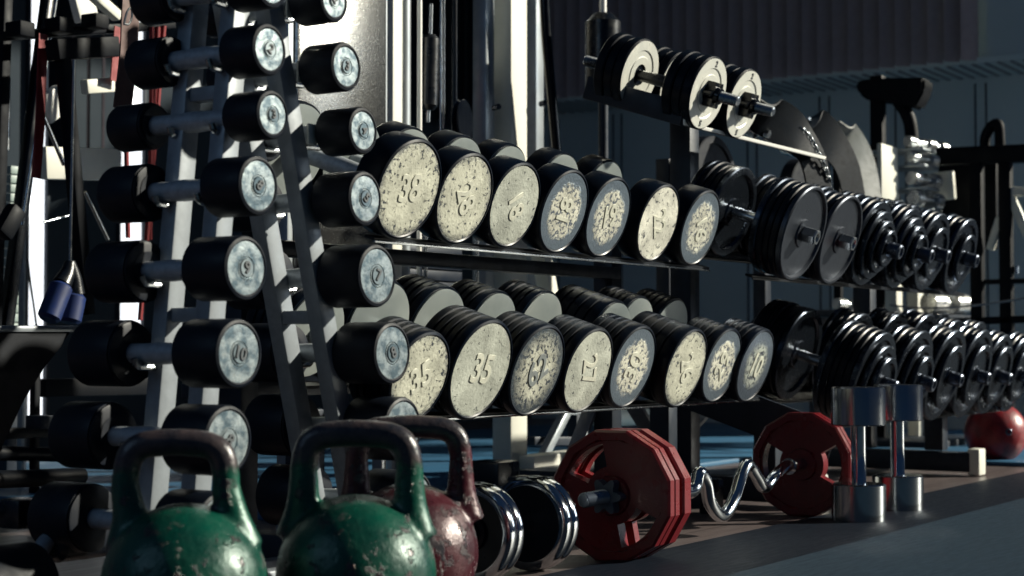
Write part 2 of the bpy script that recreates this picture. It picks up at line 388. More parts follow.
bm = BM(); box(bm, (6.2, 4.0, 3.5), (7.2, 3.0, .06)); struct(obj('ceiling', bm, 'ceiling_paint', smooth=False))
a = onY(66, 100, YB - .12); b = onY(116, 100, YB - .12)
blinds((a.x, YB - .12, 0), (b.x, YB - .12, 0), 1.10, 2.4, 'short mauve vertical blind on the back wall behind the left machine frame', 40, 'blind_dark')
a = onY(424, 100, YB - .12); b = onY(500, 100, YB - .12)
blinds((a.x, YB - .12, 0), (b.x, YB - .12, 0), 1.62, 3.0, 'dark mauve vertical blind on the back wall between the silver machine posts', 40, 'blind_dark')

# ------------------------------------------------------------------ dumbbell builders
def tilt(phi):
    s, c = math.sin(phi), math.cos(phi)
    return Matrix(((1, 0, 0), (0, -s, -c), (0, c, -s)))     # columns: X, e2 (up in the face), axis towards the viewer
PHI = math.radians(18)
def head_profile(R, t, ribs):
    b = .006; P = [(0, 0), (R*.90, 0), (R*.93, .003), (R - .001, .003), (R, b)]
    if ribs:
        s = (t - 2*b)/ribs
        for i in range(1, ribs):
            z = b + i*s; P += [(R, z - .003), (R - .004, z - .001), (R - .004, z + .001), (R, z + .003)]
    P += [(R, t - b), (R - .002, t - .002), (R - .006, t), (R - .010, t - .003), (0, t - .003)]
    return P
def disc_unit(bm, z, inner=0.0, dome=.02):
    return lathe(bm, [(0, z + dome), (.5, z + dome*.8), (.9, z + dome*.3), (1.0, z), (1.0, z - .02), (0, z - .02)], 56)
def round_dumbbell(front, R, t, L, ribs, phi, label, group, facem, num, roll, nsz=.9, gl='glyph_cream', grip=.016, headm='black_paint', boss=False, innerm='face_inner', root_z=None):
    """front = centre of the front face"""
    Rm = tilt(phi); ax = Rm @ Vector((0, 0, 1)); c = Vector(front) - ax*L/2
    root = thing('dumbbell', label, 'dumbbell', c, Rm, group)
    bm = BM(); lathe(bm, [(0, -L/2 + t*.9), (grip, -L/2 + t*.9), (grip, -L*.12), (grip*1.12, 0), (grip, L*.12), (grip, L/2 - t*.9), (0, L/2 - t*.9)], 24)
    obj('handle', bm, 'handle_grey', root)
    for s in (1, -1):
        bm = BM(); M = Matrix.Translation((0, 0, L/2 - t)) if s == 1 else Matrix.Rotation(PI, 4, 'X') @ Matrix.Translation((0, 0, L/2 - t))
        lathe(bm, head_profile(R, t, ribs), 56, M); h = obj('head', bm, headm, root)
        if s == 1:
            fr = R - .0035
            bm = BM(); disc_unit(bm, 0, dome=.012); obj('end_face', bm, facem, h, scale=fr, loc=(0, 0, L/2 - .002))
            zt_ = L/2 - .002 + .012*fr
            if boss:
                bm = BM(); lathe(bm, [(0, .003), (R*.27, .003), (R*.30, .0015), (R*.33, 0), (R*.36, .002), (R*.40, 0), (0, 0)], 32)
                obj('boss', bm, 'face_metal', h, loc=(0, 0, zt_ - .0012))
                if num: text_obj(num, R*.50, .0010, 'glyph_dark', h, (0, 0, zt_ + .0022), roll)
            elif num: text_obj(num, R*nsz*.78, .0009, gl, h, (0, 0, zt_ + .0002), roll, .9)
        else:   # inner face of the far head, seen from the front
            bm = BM(); lathe(bm, [(grip, .002), (.03, .0035), (R*.5, .0026), (R*.86, .002), (R*.94, .001), (R*.94, -.002), (grip, -.002)], 56); 
            obj('inner_face', bm, innerm, h, loc=(0, 0, -(L/2 - t)))
    return root
def plate_bm(R, t, rim=.13, hole=.014, M=None, bm=None):
    bm = bm or BM(); ri = R*(1 - rim); e = min(.003, t*.25)
    prof = [(hole, e), (R*.28, e), (R*.30, e*2.4), (ri - .004, e*2.4), (ri, 0), (R - e, 0), (R, e), (R, t - e), (R - e, t), (ri, t), (ri - .004, t - e*2.4), (R*.30, t - e*2.4), (R*.28, t - e), (hole, t - e), (hole, e)]
    return lathe(bm, prof, 56, M)
def bolt_bm(r, L, z0, hexn=6):
    bm = BM(); lathe(bm, [(0, 0), (r, 0), (r, L*.85), (r*.86, L), (r*.42, L), (r*.36, L - .006), (0, L - .006)], 24 if hexn == 0 else hexn*1, Matrix.Translation((0, 0, z0))); return bm
def plate_dumbbell(front, R, nbig, small, phi, label, group, pt=.017, flat=False, gap=.135, boltL=.034, facem='plate_face'):
    """front = centre of the outermost big plate's face; small = list of radii stacked in front"""
    Rm = tilt(phi); ax = Rm @ Vector((0, 0, 1)); T = nbig*pt; half = gap/2 + T
    c = Vector(front) - ax*half
    root = thing('plate_dumbbell', label, 'dumbbell', c, Rm, group)
    end = half + len(small)*pt*.9
    bm = BM(); lathe(bm, [(0, -end), (.013, -end), (.013, -gap/2), (.015, -gap/2), (.0155, 0), (.015, gap/2), (.013, gap/2), (.013, end), (0, end)], 24); obj('handle', bm, 'satin_chrome', root)
    for s in (1, -1):
        for i in range(nbig):
            z = gap/2 + i*pt; zz = z if s == 1 else -z - pt
            rr = R*(1 - .015*((i*7) % 3))
            bm = plate_bm(rr*(.95 if s == -1 else 1), pt*.93, rim=.07 if flat and i == nbig - 1 else .16, M=Matrix.Translation((0, 0, zz)))
            obj('plate', bm, ('plate_flat' if flat and s == 1 and i == nbig - 1 else facem) if (i in (0, nbig - 1)) else 'black_paint', root)
        for i, q in enumerate(small):
            z = half + i*pt*.9; zz = z if s == 1 else -z - pt*.84
            obj('plate', plate_bm(R*q, pt*.84, rim=.2, M=Matrix.Translation((0, 0, zz))), facem, root)
        M = Matrix.Translation((0, 0, end)) if s == 1 else Matrix.Rotation(PI, 4, 'X') @ Matrix.Translation((0, 0, end))
        bm = BM(); r = .021
        lathe(bm, [(0, -.002), (r, -.002), (r, boltL*.9), (r*.86, boltL), (r*.62, boltL), (r*.52, boltL - .005), (0, boltL - .005)], 6 if flat else 20, M)
        obj('bolt', bm, 'dark_steel' if not flat else 'satin_chrome', root, angle=25)
    return root

# ------------------------------------------------------------------ rack trays and frames
def tray(root, x0, x1, Y, z, depth=.34, lipm='satin_chrome', phi=PHI, d00=-.004, dw=.035):
    """two inclined rails that carry the heads; front lip at (Y,z)"""
    c, s = math.cos(phi), math.sin(phi)
    R = tilt(phi)
    def P(d, n=0): return Vector((0, Y + d*c, z + d*s)) + Vector((0, -s, c))*n
    xm = (x0 + x1)/2; w_ = x1 - x0
    for d0, d1 in ((d00, d00 + dw), (depth - .10, depth)):
        p = P((d0 + d1)/2, -.005)
        bm = BM(); box(bm, (xm, p.y, p.z), (w_, .006, d1 - d0), R, .001); 
        obj('shelf_rail', bm, 'tray_dark', root, world=True)
    p = P(d00 - .002, -.009); bm = BM(); box(bm, (xm, p.y, p.z), (w_, .0045, .004), R, .0005); obj('front_lip', bm, lipm, root, world=True)
    p = P(depth, .012); bm = BM(); box(bm, (xm, p.y, p.z), (w_, .05, .004), R, .001); obj('back_lip', bm, 'tray_dark', root, world=True)
def rack_frame(root, X, Yf, Yb, ztop, Yu, zlow, mat='frame_dark', tw=.056, cap='vinyl_black'):
    bx = Vector((1, 0, 0))
    bm = BM(); beam(bm, (X, Yf, .045), (X, Yb, .045), tw, .075, .004, bx); obj('foot', bm, mat, root, world=True)
    bm = BM(); box(bm, (X, Yf - .012, .046), (tw + .006, .04, .085), bev=.006); obj('foot_cap', bm, cap, root, world=True)
    bm = BM(); beam(bm, (X, Yf + .12, .08), (X, Yf + .12, zlow), tw, tw*.85, .004, bx); obj('front_post', bm, mat, root, world=True)
    bm = BM(); beam(bm, (X, Yu, .08), (X, Yu, ztop), tw, tw*.9, .004, bx); obj('upright', bm, mat, root, world=True)

# ---- rack 1: round cast dumbbells
PU = onY(400, 236, 1.75); RZ_U = .598; RZ_L = .279; YU = 1.75; YL = 1.67
rack1 = thing('dumbbell_rack', 'long two-shelf inclined rack carrying the round pale-faced dumbbells', 'rack', (3.0, 1.95, 0))
tray(rack1, 2.37, 3.70, YU + .024, RZ_U - .001, .32, d00=.028, dw=.022); tray(rack1, 2.28, 3.84, YL + .024, RZ_L - .001, .32, d00=.045, dw=.022)
for X in (2.40, 3.80): rack_frame(rack1, X, 1.86, 2.42, .70, 2.14, .30)
for a, b, wd in (((629, 398), (668, 462), .05), ((716, 400), (655, 464), .05), ((594, 400), (574, 452), .04)):
    bm = BM(); beam(bm, onY(*a, 2.18), onY(*b, 2.18), .012, wd, .002, Vector((0, 1, 0))); obj('brace', bm, 'frame_grey', rack1, world=True)
bm = BM(); beam(bm, (2.33, 2.2, .33), (3.8, 2.2, .33), .04, .03, .003, Vector((0, 0, 1))); obj('crossbar', bm, 'frame_dark', rack1, world=True)
bm = BM(); beam(bm, (2.33, 2.12, .60), (3.8, 2.12, .60), .04, .03, .003, Vector((0, 0, 1))); obj('crossbar', bm, 'frame_dark', rack1, world=True)
upper = [ # px, top, bottom, face, numeral, roll, words, offset along Y, size
 (408, 135, 237, 'face_full', '38', 5, 'marked 38, first from the left on the upper shelf', 0, .985),
 (463.5, 148, 242, 'face_full', '28', -55, 'with slanting raised digits, second from the left on the upper shelf', 0, .975),
 (513.5, 156, 245, 'face_clean', '18', -62, 'marked 18 with the 8 lowest, third on the upper shelf', .008, .965),
 (563, 165, 249, 'face_patch', '18', 84, 'worn to a bare grey rim, marked 18 with the 8 uppermost', 0, 1),
 (607, 172, 252.5, 'face_patch', '19', 12, 'worn to a bare grey rim and marked 19, fifth on the upper shelf', 0, 1),
 (657, 180, 258, 'face_bright', '22', -60, 'with the brightest cream face, next to last on the upper shelf', 0, 1),
 (699, 186, 262, 'face_patch', '16', -70, 'half shaded, last on the upper shelf beside the plate dumbbells', 0, 1)]
lower = [
 (419, 319, 413, 'face_full', '35', 28, 'marked 35, partly behind the upright dumbbell tower on the lower shelf', 0, 1),
 (480, 315, 418, 'face_clean', '35', -4, 'with a smooth clear face marked 35 on the lower shelf', 0, .99),
 (536, 320, 414, 'face_chip', '62', 32, 'heavily chipped round its rim, third on the lower shelf', 0, .99),
 (587, 321, 410, 'face_clean', '27', -72, 'with streaky greenish face and upright digits, fourth on the lower shelf', 0, .975),
 (631.5, 321, 408, 'face_patch', '30', 74, 'with bare grey rim and a ring-like zero, fifth on the lower shelf', .01, .965),
 (684.5, 326, 408, 'face_full', '26', -62, 'deep thick-headed, sixth on the lower shelf above the red plate', -.005, .98),
 (720.5, 323, 402, 'face_patch', '29', 66, 'with mottled cream centre, seventh on the lower shelf', .01, .96),
 (754, 322, 398, 'face_dull', '10', -18, 'dull and shaded, last on the lower shelf marked 10', 0, .98)]
for row, Yf0, rz0, t, ribs, sh in ((upper, YU, RZ_U, .058, 0, 'upper'), (lower, YL, RZ_L, .092, 5, 'lower')):
    for px, t0, b0, fm, num, roll, words, yo, sz in row:
        Yf = Yf0 + yo; rz = rz0 + yo*math.tan(PHI)
        p = onY(px + 2, (t0 + b0)/2, Yf); d = (p - Vector((0, 0, CAM_H))).dot(FW)
        R = (b0 - t0)*d/F_PX/2/math.cos(PHI)*sz
        tt = t*(1.45 if px == 684.5 else 1.0)
        zc = rz + R*math.cos(PHI) + .001
        round_dumbbell((p.x, Yf, zc), R, tt, .335, ribs, PHI, 'round dumbbell ' + words, 'round cast dumbbells on the %s shelf' % sh,
            fm, num, math.radians(roll), nsz=1.0 if ribs else .95, gl='glyph_grey' if px == 536 else 'glyph_cream')

# ---- rack 2: dumbbells built of plates, shelves at three heights
YU2, YL2, YT2 = 1.65, 1.66, 1.87
RU2, RL2, RT2 = .574, .189, .957
rack2 = thing('dumbbell_rack', 'dark three-shelf rack at the right carrying the black plate dumbbells', 'rack', (4.7, 1.95, 0))
tray(rack2, 3.80, 5.44, YU2 + .037, RU2 - .001, .32, 'tray_dark', d00=.05, dw=.02); tray(rack2, 4.02, 5.90, YL2 + .040, RL2 - .001, .34, 'tray_dark', d00=.05, dw=.022)
for X in (4.08, 5.40): rack_frame(rack2, X, 1.70, 2.35, 1.02 if X < 5 else .70, 2.06, .215, 'frame_dark', .062, 'foot_rubber' if X < 5 else 'frame_white')
bm = BM(); box(bm, (4.02, 1.82, .235), (.012, .42, .10), Matrix.Rotation(PHI, 3, 'X'), .002); obj('shelf_end', bm, 'frame_dark', rack2, world=True)
# top tray: dark side plate, bright front lip
c_, s_ = math.cos(PHI), math.sin(PHI)
bm = BM(); box(bm, (3.70, YT2 + .145*c_, RT2 + .145*s_ + .022), (.006, .29, .058), Matrix.Rotation(PHI, 3, 'X'), .002); obj('shelf_end', bm, 'frame_dark', rack2, world=True)
bm = BM(); box(bm, (4.15, YT2, RT2 + .0), (.90, .004, .009), tilt(PHI)@Matrix.Rotation(PI/2, 3, 'X'), .001); obj('front_lip', bm, 'white_paint_bright', rack2, world=True, label='bright front lip of the top shelf')
bm = BM(); box(bm, (3.70, YT2 - .002, RT2 + .026), (.006, .005, .055), bev=.001); obj('front_lip', bm, 'white_paint_bright', rack2, world=True)
for d0 in (.045, .25):
    bm = BM(); box(bm, (4.15, YT2 + d0*c_, RT2 + d0*s_ - .004), (.90, .09, .006), Matrix.Rotation(PHI, 3, 'X'), .001); obj('shelf_rail', bm, 'tray_dark', rack2, world=True)
def place2(row, Yf, rz, gr, pt, gap):
    for px, t0, b0, nb, small, flat, words in row:
        p = onY(px, (t0 + b0)/2, Yf); d = (p - Vector((0, 0, CAM_H))).dot(FW)
        R = (b0 - t0)*d/F_PX/2/math.cos(PHI)
        plate_dumbbell((p.x, Yf, rz + R*math.cos(PHI)), R, nb, small, PHI, words, gr, pt, flat, gap)
place2([(805, 185, 280, 5, [], True, 'thick flat-faced plate dumbbell, first on the right rack upper shelf'),
        (842, 195, 283, 4, [], True, 'flat-faced plate dumbbell, second on the right rack upper shelf'),
        (873, 200, 286, 3, [.78, .60, .42], False, 'plate dumbbell stepped like a cone, third on the right rack upper shelf'),
        (905, 207, 289, 3, [.78, .62, .44], False, 'plate dumbbell stepped like a cone, fourth on the right rack upper shelf'),
        (933, 211, 290, 3, [.66], False, 'plate dumbbell with one smaller outer plate, fifth on the right rack upper shelf'),
        (962, 216, 291, 4, [.62], False, 'plate dumbbell with one smaller outer plate, last on the right rack upper shelf')],
       YU2, RU2, 'plate dumbbells on the upper shelf of the right rack', .018, .11)
place2([(874, 327, 425, 6, [.74, .54], False, 'thickest plate dumbbell, behind the chrome dumbbells on the right rack lower shelf'),
        (912, 330, 424, 4, [.74, .54], False, 'stepped plate dumbbell, second on the right rack lower shelf'),
        (946, 332, 423, 4, [.70], False, 'plate dumbbell with a broad outer step, third on the right rack lower shelf'),
        (974, 333, 421, 4, [.70], False, 'plate dumbbell with a broad outer step, fourth on the right rack lower shelf'),
        (996, 334, 416, 3, [.72], False, 'smaller plate dumbbell, fifth on the right rack lower shelf'),
        (1018, 335, 413, 3, [.70], False, 'plate dumbbell at the right edge of the picture, lower shelf above the red kettlebell')],
       YL2, RL2, 'plate dumbbells on the lower shelf of the right rack', .019, .11)
# two spin-lock dumbbells on the top shelf
def star_bm(r, t, z0, n=6):
    bm = BM(); k = n*8; pr = []
    for i in range(k):
        a = 2*PI*i/k; rr = r*(.80 + .20*math.cos(n*a)); pr.append((rr*math.cos(a), rr*math.sin(a)))
    lo = [bm.verts.new((x, y, z0)) for x, y in pr]; hi = [bm.verts.new((x, y, z0 + t)) for x, y in pr]
    for i in range(k): bm.faces.new((lo[i], lo[(i+1) % k], hi[(i+1) % k], hi[i]))
    bm.faces.new(lo[::-1]); bm.faces.new(hi); return bm
def threaded(bm, r, z0, z1, M=None, pitch=.004):
    prof = [(0, z0)]; z = z0
    while z < z1 - pitch: prof += [(r*.84, z), (r, z + pitch*.5)]; z += pitch
    prof += [(r*.84, z), (r*.6, z1), (0, z1)]; return lathe(bm, prof, 18, M)
def spin_dumbbell(X, R, label):
    Rm = tilt(PHI); half = .060; pt = .027
    ax = Rm @ Vector((0, 0, 1)); c = Vector((X, YT2, RT2 + R*c_ + .002)) - ax*(half + 3*pt - .045)
    root = thing('spinlock_dumbbell', label, 'dumbbell', c, Rm, 'spinlock dumbbells on the top shelf')
    bm = BM(); lathe(bm, [(0, -half), (.014, -half), (.0155, 0), (.014, half), (0, half)], 24); obj('handle', bm, 'vinyl_black', root)
    for s in (1, -1):
        M = Matrix.Identity(4) if s == 1 else Matrix.Rotation(PI, 4, 'X')
        for i in range(3):
            rr = R*(1 if i != 1 else .97)
            pl = obj('plate', plate_bm(rr, pt*.94, .30, .013, M @ Matrix.Translation((0, 0, half + i*pt))), 'black_paint', root)
            if (s == 1 and i == 2) or (s == -1 and i == 0):
                zf = half + i*pt + (pt*.94 if s == 1 else 0); sg = 1 if s == 1 else -1
                prof = [(rr*.30, -.001), (rr*.30, .0012), (rr*.50, .0012), (rr*.52, -.0008), (rr*.66, -.0008), (rr*.69, .0012), (rr*.95, .0012), (rr*.95, -.001), (rr*.30, -.001)]
                bm = BM(); lathe(bm, [(a, zf + sg*(b + (0.0 if .69*rr <= a else -.0004))) for a, b in prof], 56, M)
                f_ = obj('pale_ring', bm, 'white_plate', pl)
                if s == 1:
                    for k, ch in enumerate(('2', '5')):
                        text_obj(ch, R*.22, .0008, 'glyph_dark', pl, (0, (1 if k == 0 else -1)*R*.80, zf + .0014), 0 if k == 0 else PI)
        z = half + 3*pt
        bm = star_bm(.036, .024, z); bm.transform(M); obj('star_nut', bm, 'black_gloss', root, angle=25)
        bm = BM(); lathe(bm, [(0, z + .02), (.022, z + .02), (.020, z + .034), (0, z + .034)], 20, M); obj('nut_collar', bm, 'black_gloss', root)
        bm = BM(); threaded(bm, .0145, z - .01, z + .085, M, .0055); obj('threaded_end', bm, 'satin_chrome', root, angle=20)
simple('white_plate', (.80, .80, .72), .35, .2, c2=(.62, .63, .58), nscale=25)
spin_dumbbell(onY(700, 88, 1.86).x - .02, .092, 'spinlock dumbbell with pale plates, left one on the top shelf')
spin_dumbbell(onY(736, 98, 1.86).x - .02, .091, 'spinlock dumbbell with pale plates, right one on the top shelf beside the belts')

# ------------------------------------------------------------------ A-frame dumbbell tower
AF = thing('dumbbell_tower', 'grey upright A-frame tower stacked with small dark dumbbells', 'rack', (2.05, 1.79, 0))
rz_rows = [.952, .852, .756, .648, .526, .402, .278, .155]
XR = {1: [1.920, 1.916, 1.924, 1.893, 1.867, 1.853, 1.831, 1.816], -1: [2.068, 2.099, 2.143, 2.149, 2.181, 2.222, 2.252, 2.286]}
X1 = lambda z: 1.843 + .11*(z - .278)
X2 = lambda z: 2.252 - .275*(z - .278)
D1 = [.076, .078, .074, .089, .095, .101, .102, .104]; D2 = [.070, .078, .076, .088, .102, .101, .105, .106]
YA = 1.65; ZT = 1.12
for Yp in (1.752, 1.838):
    for Xf, s in ((X1, 1), (X2, -1)):
        bm = BM(); beam(bm, (Xf(0) + s*.038, Yp, 0.0), (Xf(ZT) + s*.038, Yp, ZT), .036, .030, .003, Vector((0, 1, 0)))
        up_ = obj('upright', bm, 'frame_grey', AF, world=True)
    bm = BM(); beam(bm, (X1(.05), Yp, .05), (X2(.05), Yp, .05), .03, .03, .003, Vector((0, 1, 0))); obj('crossbar', bm, 'frame_grey', AF, world=True)
for z in (.09, .46, .80):
    for Xf, s in ((X1, 1), (X2, -1)):
        bm = BM(); beam(bm, (Xf(z) + s*.04, 1.752, z), (Xf(z) + s*.04, 1.838, z), .022, .022, .002); obj('spacer', bm, 'frame_grey', AF, world=True)
nums1 = ['2', '2', '3', '8', '9', '10', '8', '10']; nums2 = ['2', '3', '4', '5', '7', '8', '9', '10']
ordn = ['topmost', 'second from the top', 'third from the top', 'fourth from the top', 'fifth from the top', 'sixth from the top', 'seventh from the top', 'lowest']
for Xf, s, DD, nums, side, oth in ((X1, 1, D1, nums1, 'left', 'left'), (X2, -1, D2, nums2, 'right', 'right')):
    for i, z in enumerate(rz_rows):
        R = DD[i]/2; t = [.068, .070, .072, .080, .088, .090, .090, .090][i]; L = 2*t + .125 + ([0, 0, .045, .008, -.013, 0, .015, .04][i] if s == 1 else 0)
        round_dumbbell((XR[s][i], YA, z), R, t, L, 0, 0.0, 'small dark cylindrical dumbbell, %s in the %s column of the tower' % (ordn[i], side), 'dumbbells in the %s column of the A-frame tower' % side,
            'face_metal', nums[i], math.radians(random.uniform(-50, 40)), grip=.0150, headm='black_rubber', boss=True, innerm='black_rubber')
        for Yp in (1.752, 1.838):
            bm = BM(); xa = Xf(z) + s*.022; xh = XR[s][i]; zb = z - .0135 - .006
            tube(bm, [(xa, Yp, zb - .002), (xh, Yp, zb - .001), (xh - s*.016, Yp, zb + .001), (xh - s*.023, Yp, zb + .012)], .0055, 10, 5)
            obj('cradle_peg', bm, 'satin_chrome', AF, world=True)
        if s == -1:
            bm = BM(); box(bm, (Xf(z) - .012, 1.728, z - .005), (.022, .004, .034), bev=.001); obj('bracket', bm, 'frame_white', AF, world=True, label='small white cradle bracket')

# ------------------------------------------------------------------ kettlebells
def kettlebell(label, loc, yaw, r, zc, top, half, mat, handle_mat, rt=.018, splay=.0, group=None, hx=0.0):
    root = thing('kettlebell', label, 'kettlebell', loc, Matrix.Rotation(yaw, 3, 'Z'), group)
    bm = BM()
    prof = []
    zf = -zc*.94
    a0 = math.acos(max(-1, min(1, -zf/r)))
    n = 28
    for i in range(n + 1):
        a = PI - a0*1.0 - (PI - a0)*i/n if False else None
    # sphere slightly pear shaped, flat base
    prof = [(0, 0)]
    for i in range(n + 1):
        th = math.acos(max(-1.0, (0 - zc)/r*1.0 if zc < r else -.97)) if False else None
    amin = math.acos(.94)
    for i in range(n + 1):
        a = amin + (PI - amin)*i/n      # from the bottom up
        prof.append((r*math.sin(a), zc - r*math.cos(a) + 0.0))
    zb = prof[1][1]; prof = [(0, zb)] + prof[1:-1] + [(0, zc + r)]
    prof = [(a_, b_ - zb) for a_, b_ in prof]; zc2 = zc - zb
    lathe(bm, prof, 48)
    zt_ = top - rt; ho = half - rt; yb = zc2 + r*.62
    path = [(-ho*.98 - .012, 0, yb - .02), (-ho - .002, 0, yb + .02), (-ho - splay, 0, yb + .06), (-ho*1.0, 0, zt_ - .042), (-ho*.90, 0, zt_ - .014), (-ho*.66, 0, zt_ - .002), (-ho*.3, 0, zt_ + .001), (0, 0, zt_ + .002)]
    path = path + [(-x, y, z) for x, y, z in reversed(path[:-1])]
    path = [(x + hx*min(1, max(0, (z - yb)/.05)), y, z) for x, y, z in path]
    tube(bm, path, rt, 20, 6, lambda u: rt*(1.0 + .55*max(0, (abs(u - .5)*2 - .62)/.38)**1.6))
    me = bpy.data.meshes.new('tmp'); bm.to_mesh(me); bm.free(); o = bpy.data.objects.new('tmp', me); COL.objects.link(o)
    m = o.modifiers.new('r', 'REMESH'); m.mode = 'VOXEL'; m.voxel_size = .0035; m.use_smooth_shade = True
    m = o.modifiers.new('s', 'SMOOTH'); m.factor = .5; m.iterations = 14
    dg = bpy.context.evaluated_depsgraph_get(); res = bpy.data.meshes.new_from_object(o.evaluated_get(dg))
    bpy.data.objects.remove(o)
    cut = zc2 + r + .012
    for nm, lo in (('body', True), ('handle', False)):
        b2 = BM(); b2.from_mesh(res)
        bmesh.ops.bisect_plane(b2, geom=b2.verts[:] + b2.edges[:] + b2.faces[:], plane_co=(0, 0, cut), plane_no=(0, 0, 1), clear_outer=lo, clear_inner=not lo)
        obj(nm, b2, mat, root, angle=180)
    return root
cyaw = YAW - PI/2
p = onZ(184, 666); kettlebell('green kettlebell at the lower left, nearest the picture edge', (p.x, p.y, 0), cyaw + .05, .108, .108, .304, .0825, 'kb_green', None, group='green kettlebells', hx=-.012)
p = onZ(356, 651); kettlebell('green kettlebell in the middle, in front of the dark red one', (p.x, p.y, 0), cyaw - .05, .109, .109, .311, .091, 'kb_green', None, .019, group='green kettlebells')
p = atD(409, 400, 2.585); kettlebell('dark red worn kettlebell behind the middle green one', (p.x, p.y, 0), cyaw + .10, .106, .106, .307, .097, 'kb_red', None, .018)

# ------------------------------------------------------------------ chrome-rimmed dumbbell on the floor
def floor_dumbbell(x0, x1, Y, R):
    Rm = Matrix(((0, 0, -1), (1, 0, 0), (0, -1, 0))); Rm = frame_from((x1, 0, 0), (x0, 0, 0))
    root = thing('dumbbell', 'black dumbbell with double chrome rims lying on the floor beside the red barbell', 'dumbbell', ((x0 + x1)/2, Y, R), Rm)
    h = (x1 - x0)/2
    bm = BM(); lathe(bm, [(0, -h), (.014, -h), (.016, 0), (.014, h), (0, h)], 20); obj('handle', bm, 'chrome', root)
    for s in (1, -1):
        M = Matrix.Identity(4) if s == 1 else Matrix.Rotation(PI, 4, 'X')
        for k in range(2):
            bm = BM(); ri = R*.80; z0 = h - .048 + k*.025; t = .024
            lathe(bm, [(ri, z0), (R - .008, z0), (R - .002, z0 + .004), (R, z0 + t/2), (R - .002, z0 + t - .004), (R - .008, z0 + t), (ri, z0 + t), (ri, z0)], 64, M); obj('rim', bm, 'chrome', root, label='chrome rim')
        bm = BM(); z0 = h - .045; lathe(bm, [(0, z0), (R*.82, z0), (R*.82, z0 + .040), (R*.36, z0 + .036), (R*.34, z0 + .042), (R*.26, z0 + .044), (R*.24, z0 + .038), (0, z0 + .038)], 56, M); obj('web', bm, 'black_paint', root)
        bm = BM(); lathe(bm, [(0, h - .01), (.016, h - .01), (.016, h + .008), (.010, h + .010), (0, h + .006)], 20, M); obj('bolt', bm, 'dark_steel', root)
floor_dumbbell(2.465, 2.70, 1.665, .0875)

# ------------------------------------------------------------------ EZ curl bar with red plates
HA = {-1: PI - .9, 1: 0.0}
def ez():
    Y0 = 1.628; Z0 = .1265; a = (2.86, 1.612); b = (3.90, 1.655)
    p1 = Vector((2.885, 1.606, Z0)); p2 = Vector((3.895, 1.645, Z0)); u = (p2 - p1).normalized()
    root = thing('curl_bar', 'chrome curl bar with zigzag grip loaded with red plates, on the floor', 'barbell', ((p1 + p2)/2).to_tuple()[:2] + (0,))
    pts = [p1 + u*.10, p1 + u*.17] + [onY(px, py, 1.622) for px, py in ((690, 492), (699, 473), (706, 483), (710, 503), (722, 516), (734, 499), (742, 474), (748, 465), (755, 474), (764, 487), (774, 477))] + [onY(786, 467, 1.635), p2 - u*.06, p2 + u*.02]
    pts[0] = p1 + u*.08; pts[1] = p1 + u*.13
    bm = BM(); tube(bm, pts, .0148, 18, 8); obj('curl_grip', bm, 'chrome', root, world=True)
    for c, s in ((p1, -1), (p2, 1)):
        R = frame_from(c, c + u*s)
        M = Matrix.Translation(c) @ R.to_4x4()
        bm = BM(); threaded(bm, .0145, -.02, .135, M, .007); obj('sleeve', bm, 'sleeve_steel', root, world=True, angle=20)
        bm = BM(); lathe(bm, [(0, -.10), (.020, -.10), (.022, -.09), (.016, -.085), (.016, -.02), (0, -.02)], 24, M); obj('collar', bm, 'chrome', root, world=True)
        bm = star_bm(.036, .024, .028); bm.transform(M); obj('star_nut', bm, 'nut_blue', root, world=True, angle=25)
        for z0, t, groove in ((-.022, .048, True), (-.074, .036, False)):
            if s == 1 and not groove: continue
            obj('plate', poly_plate(.1275, t, groove, M @ Matrix.Translation((0, 0, z0)), HA[s]), 'ez_red', root, world=True, angle=20, label='red twelve-sided plate with grip holes')
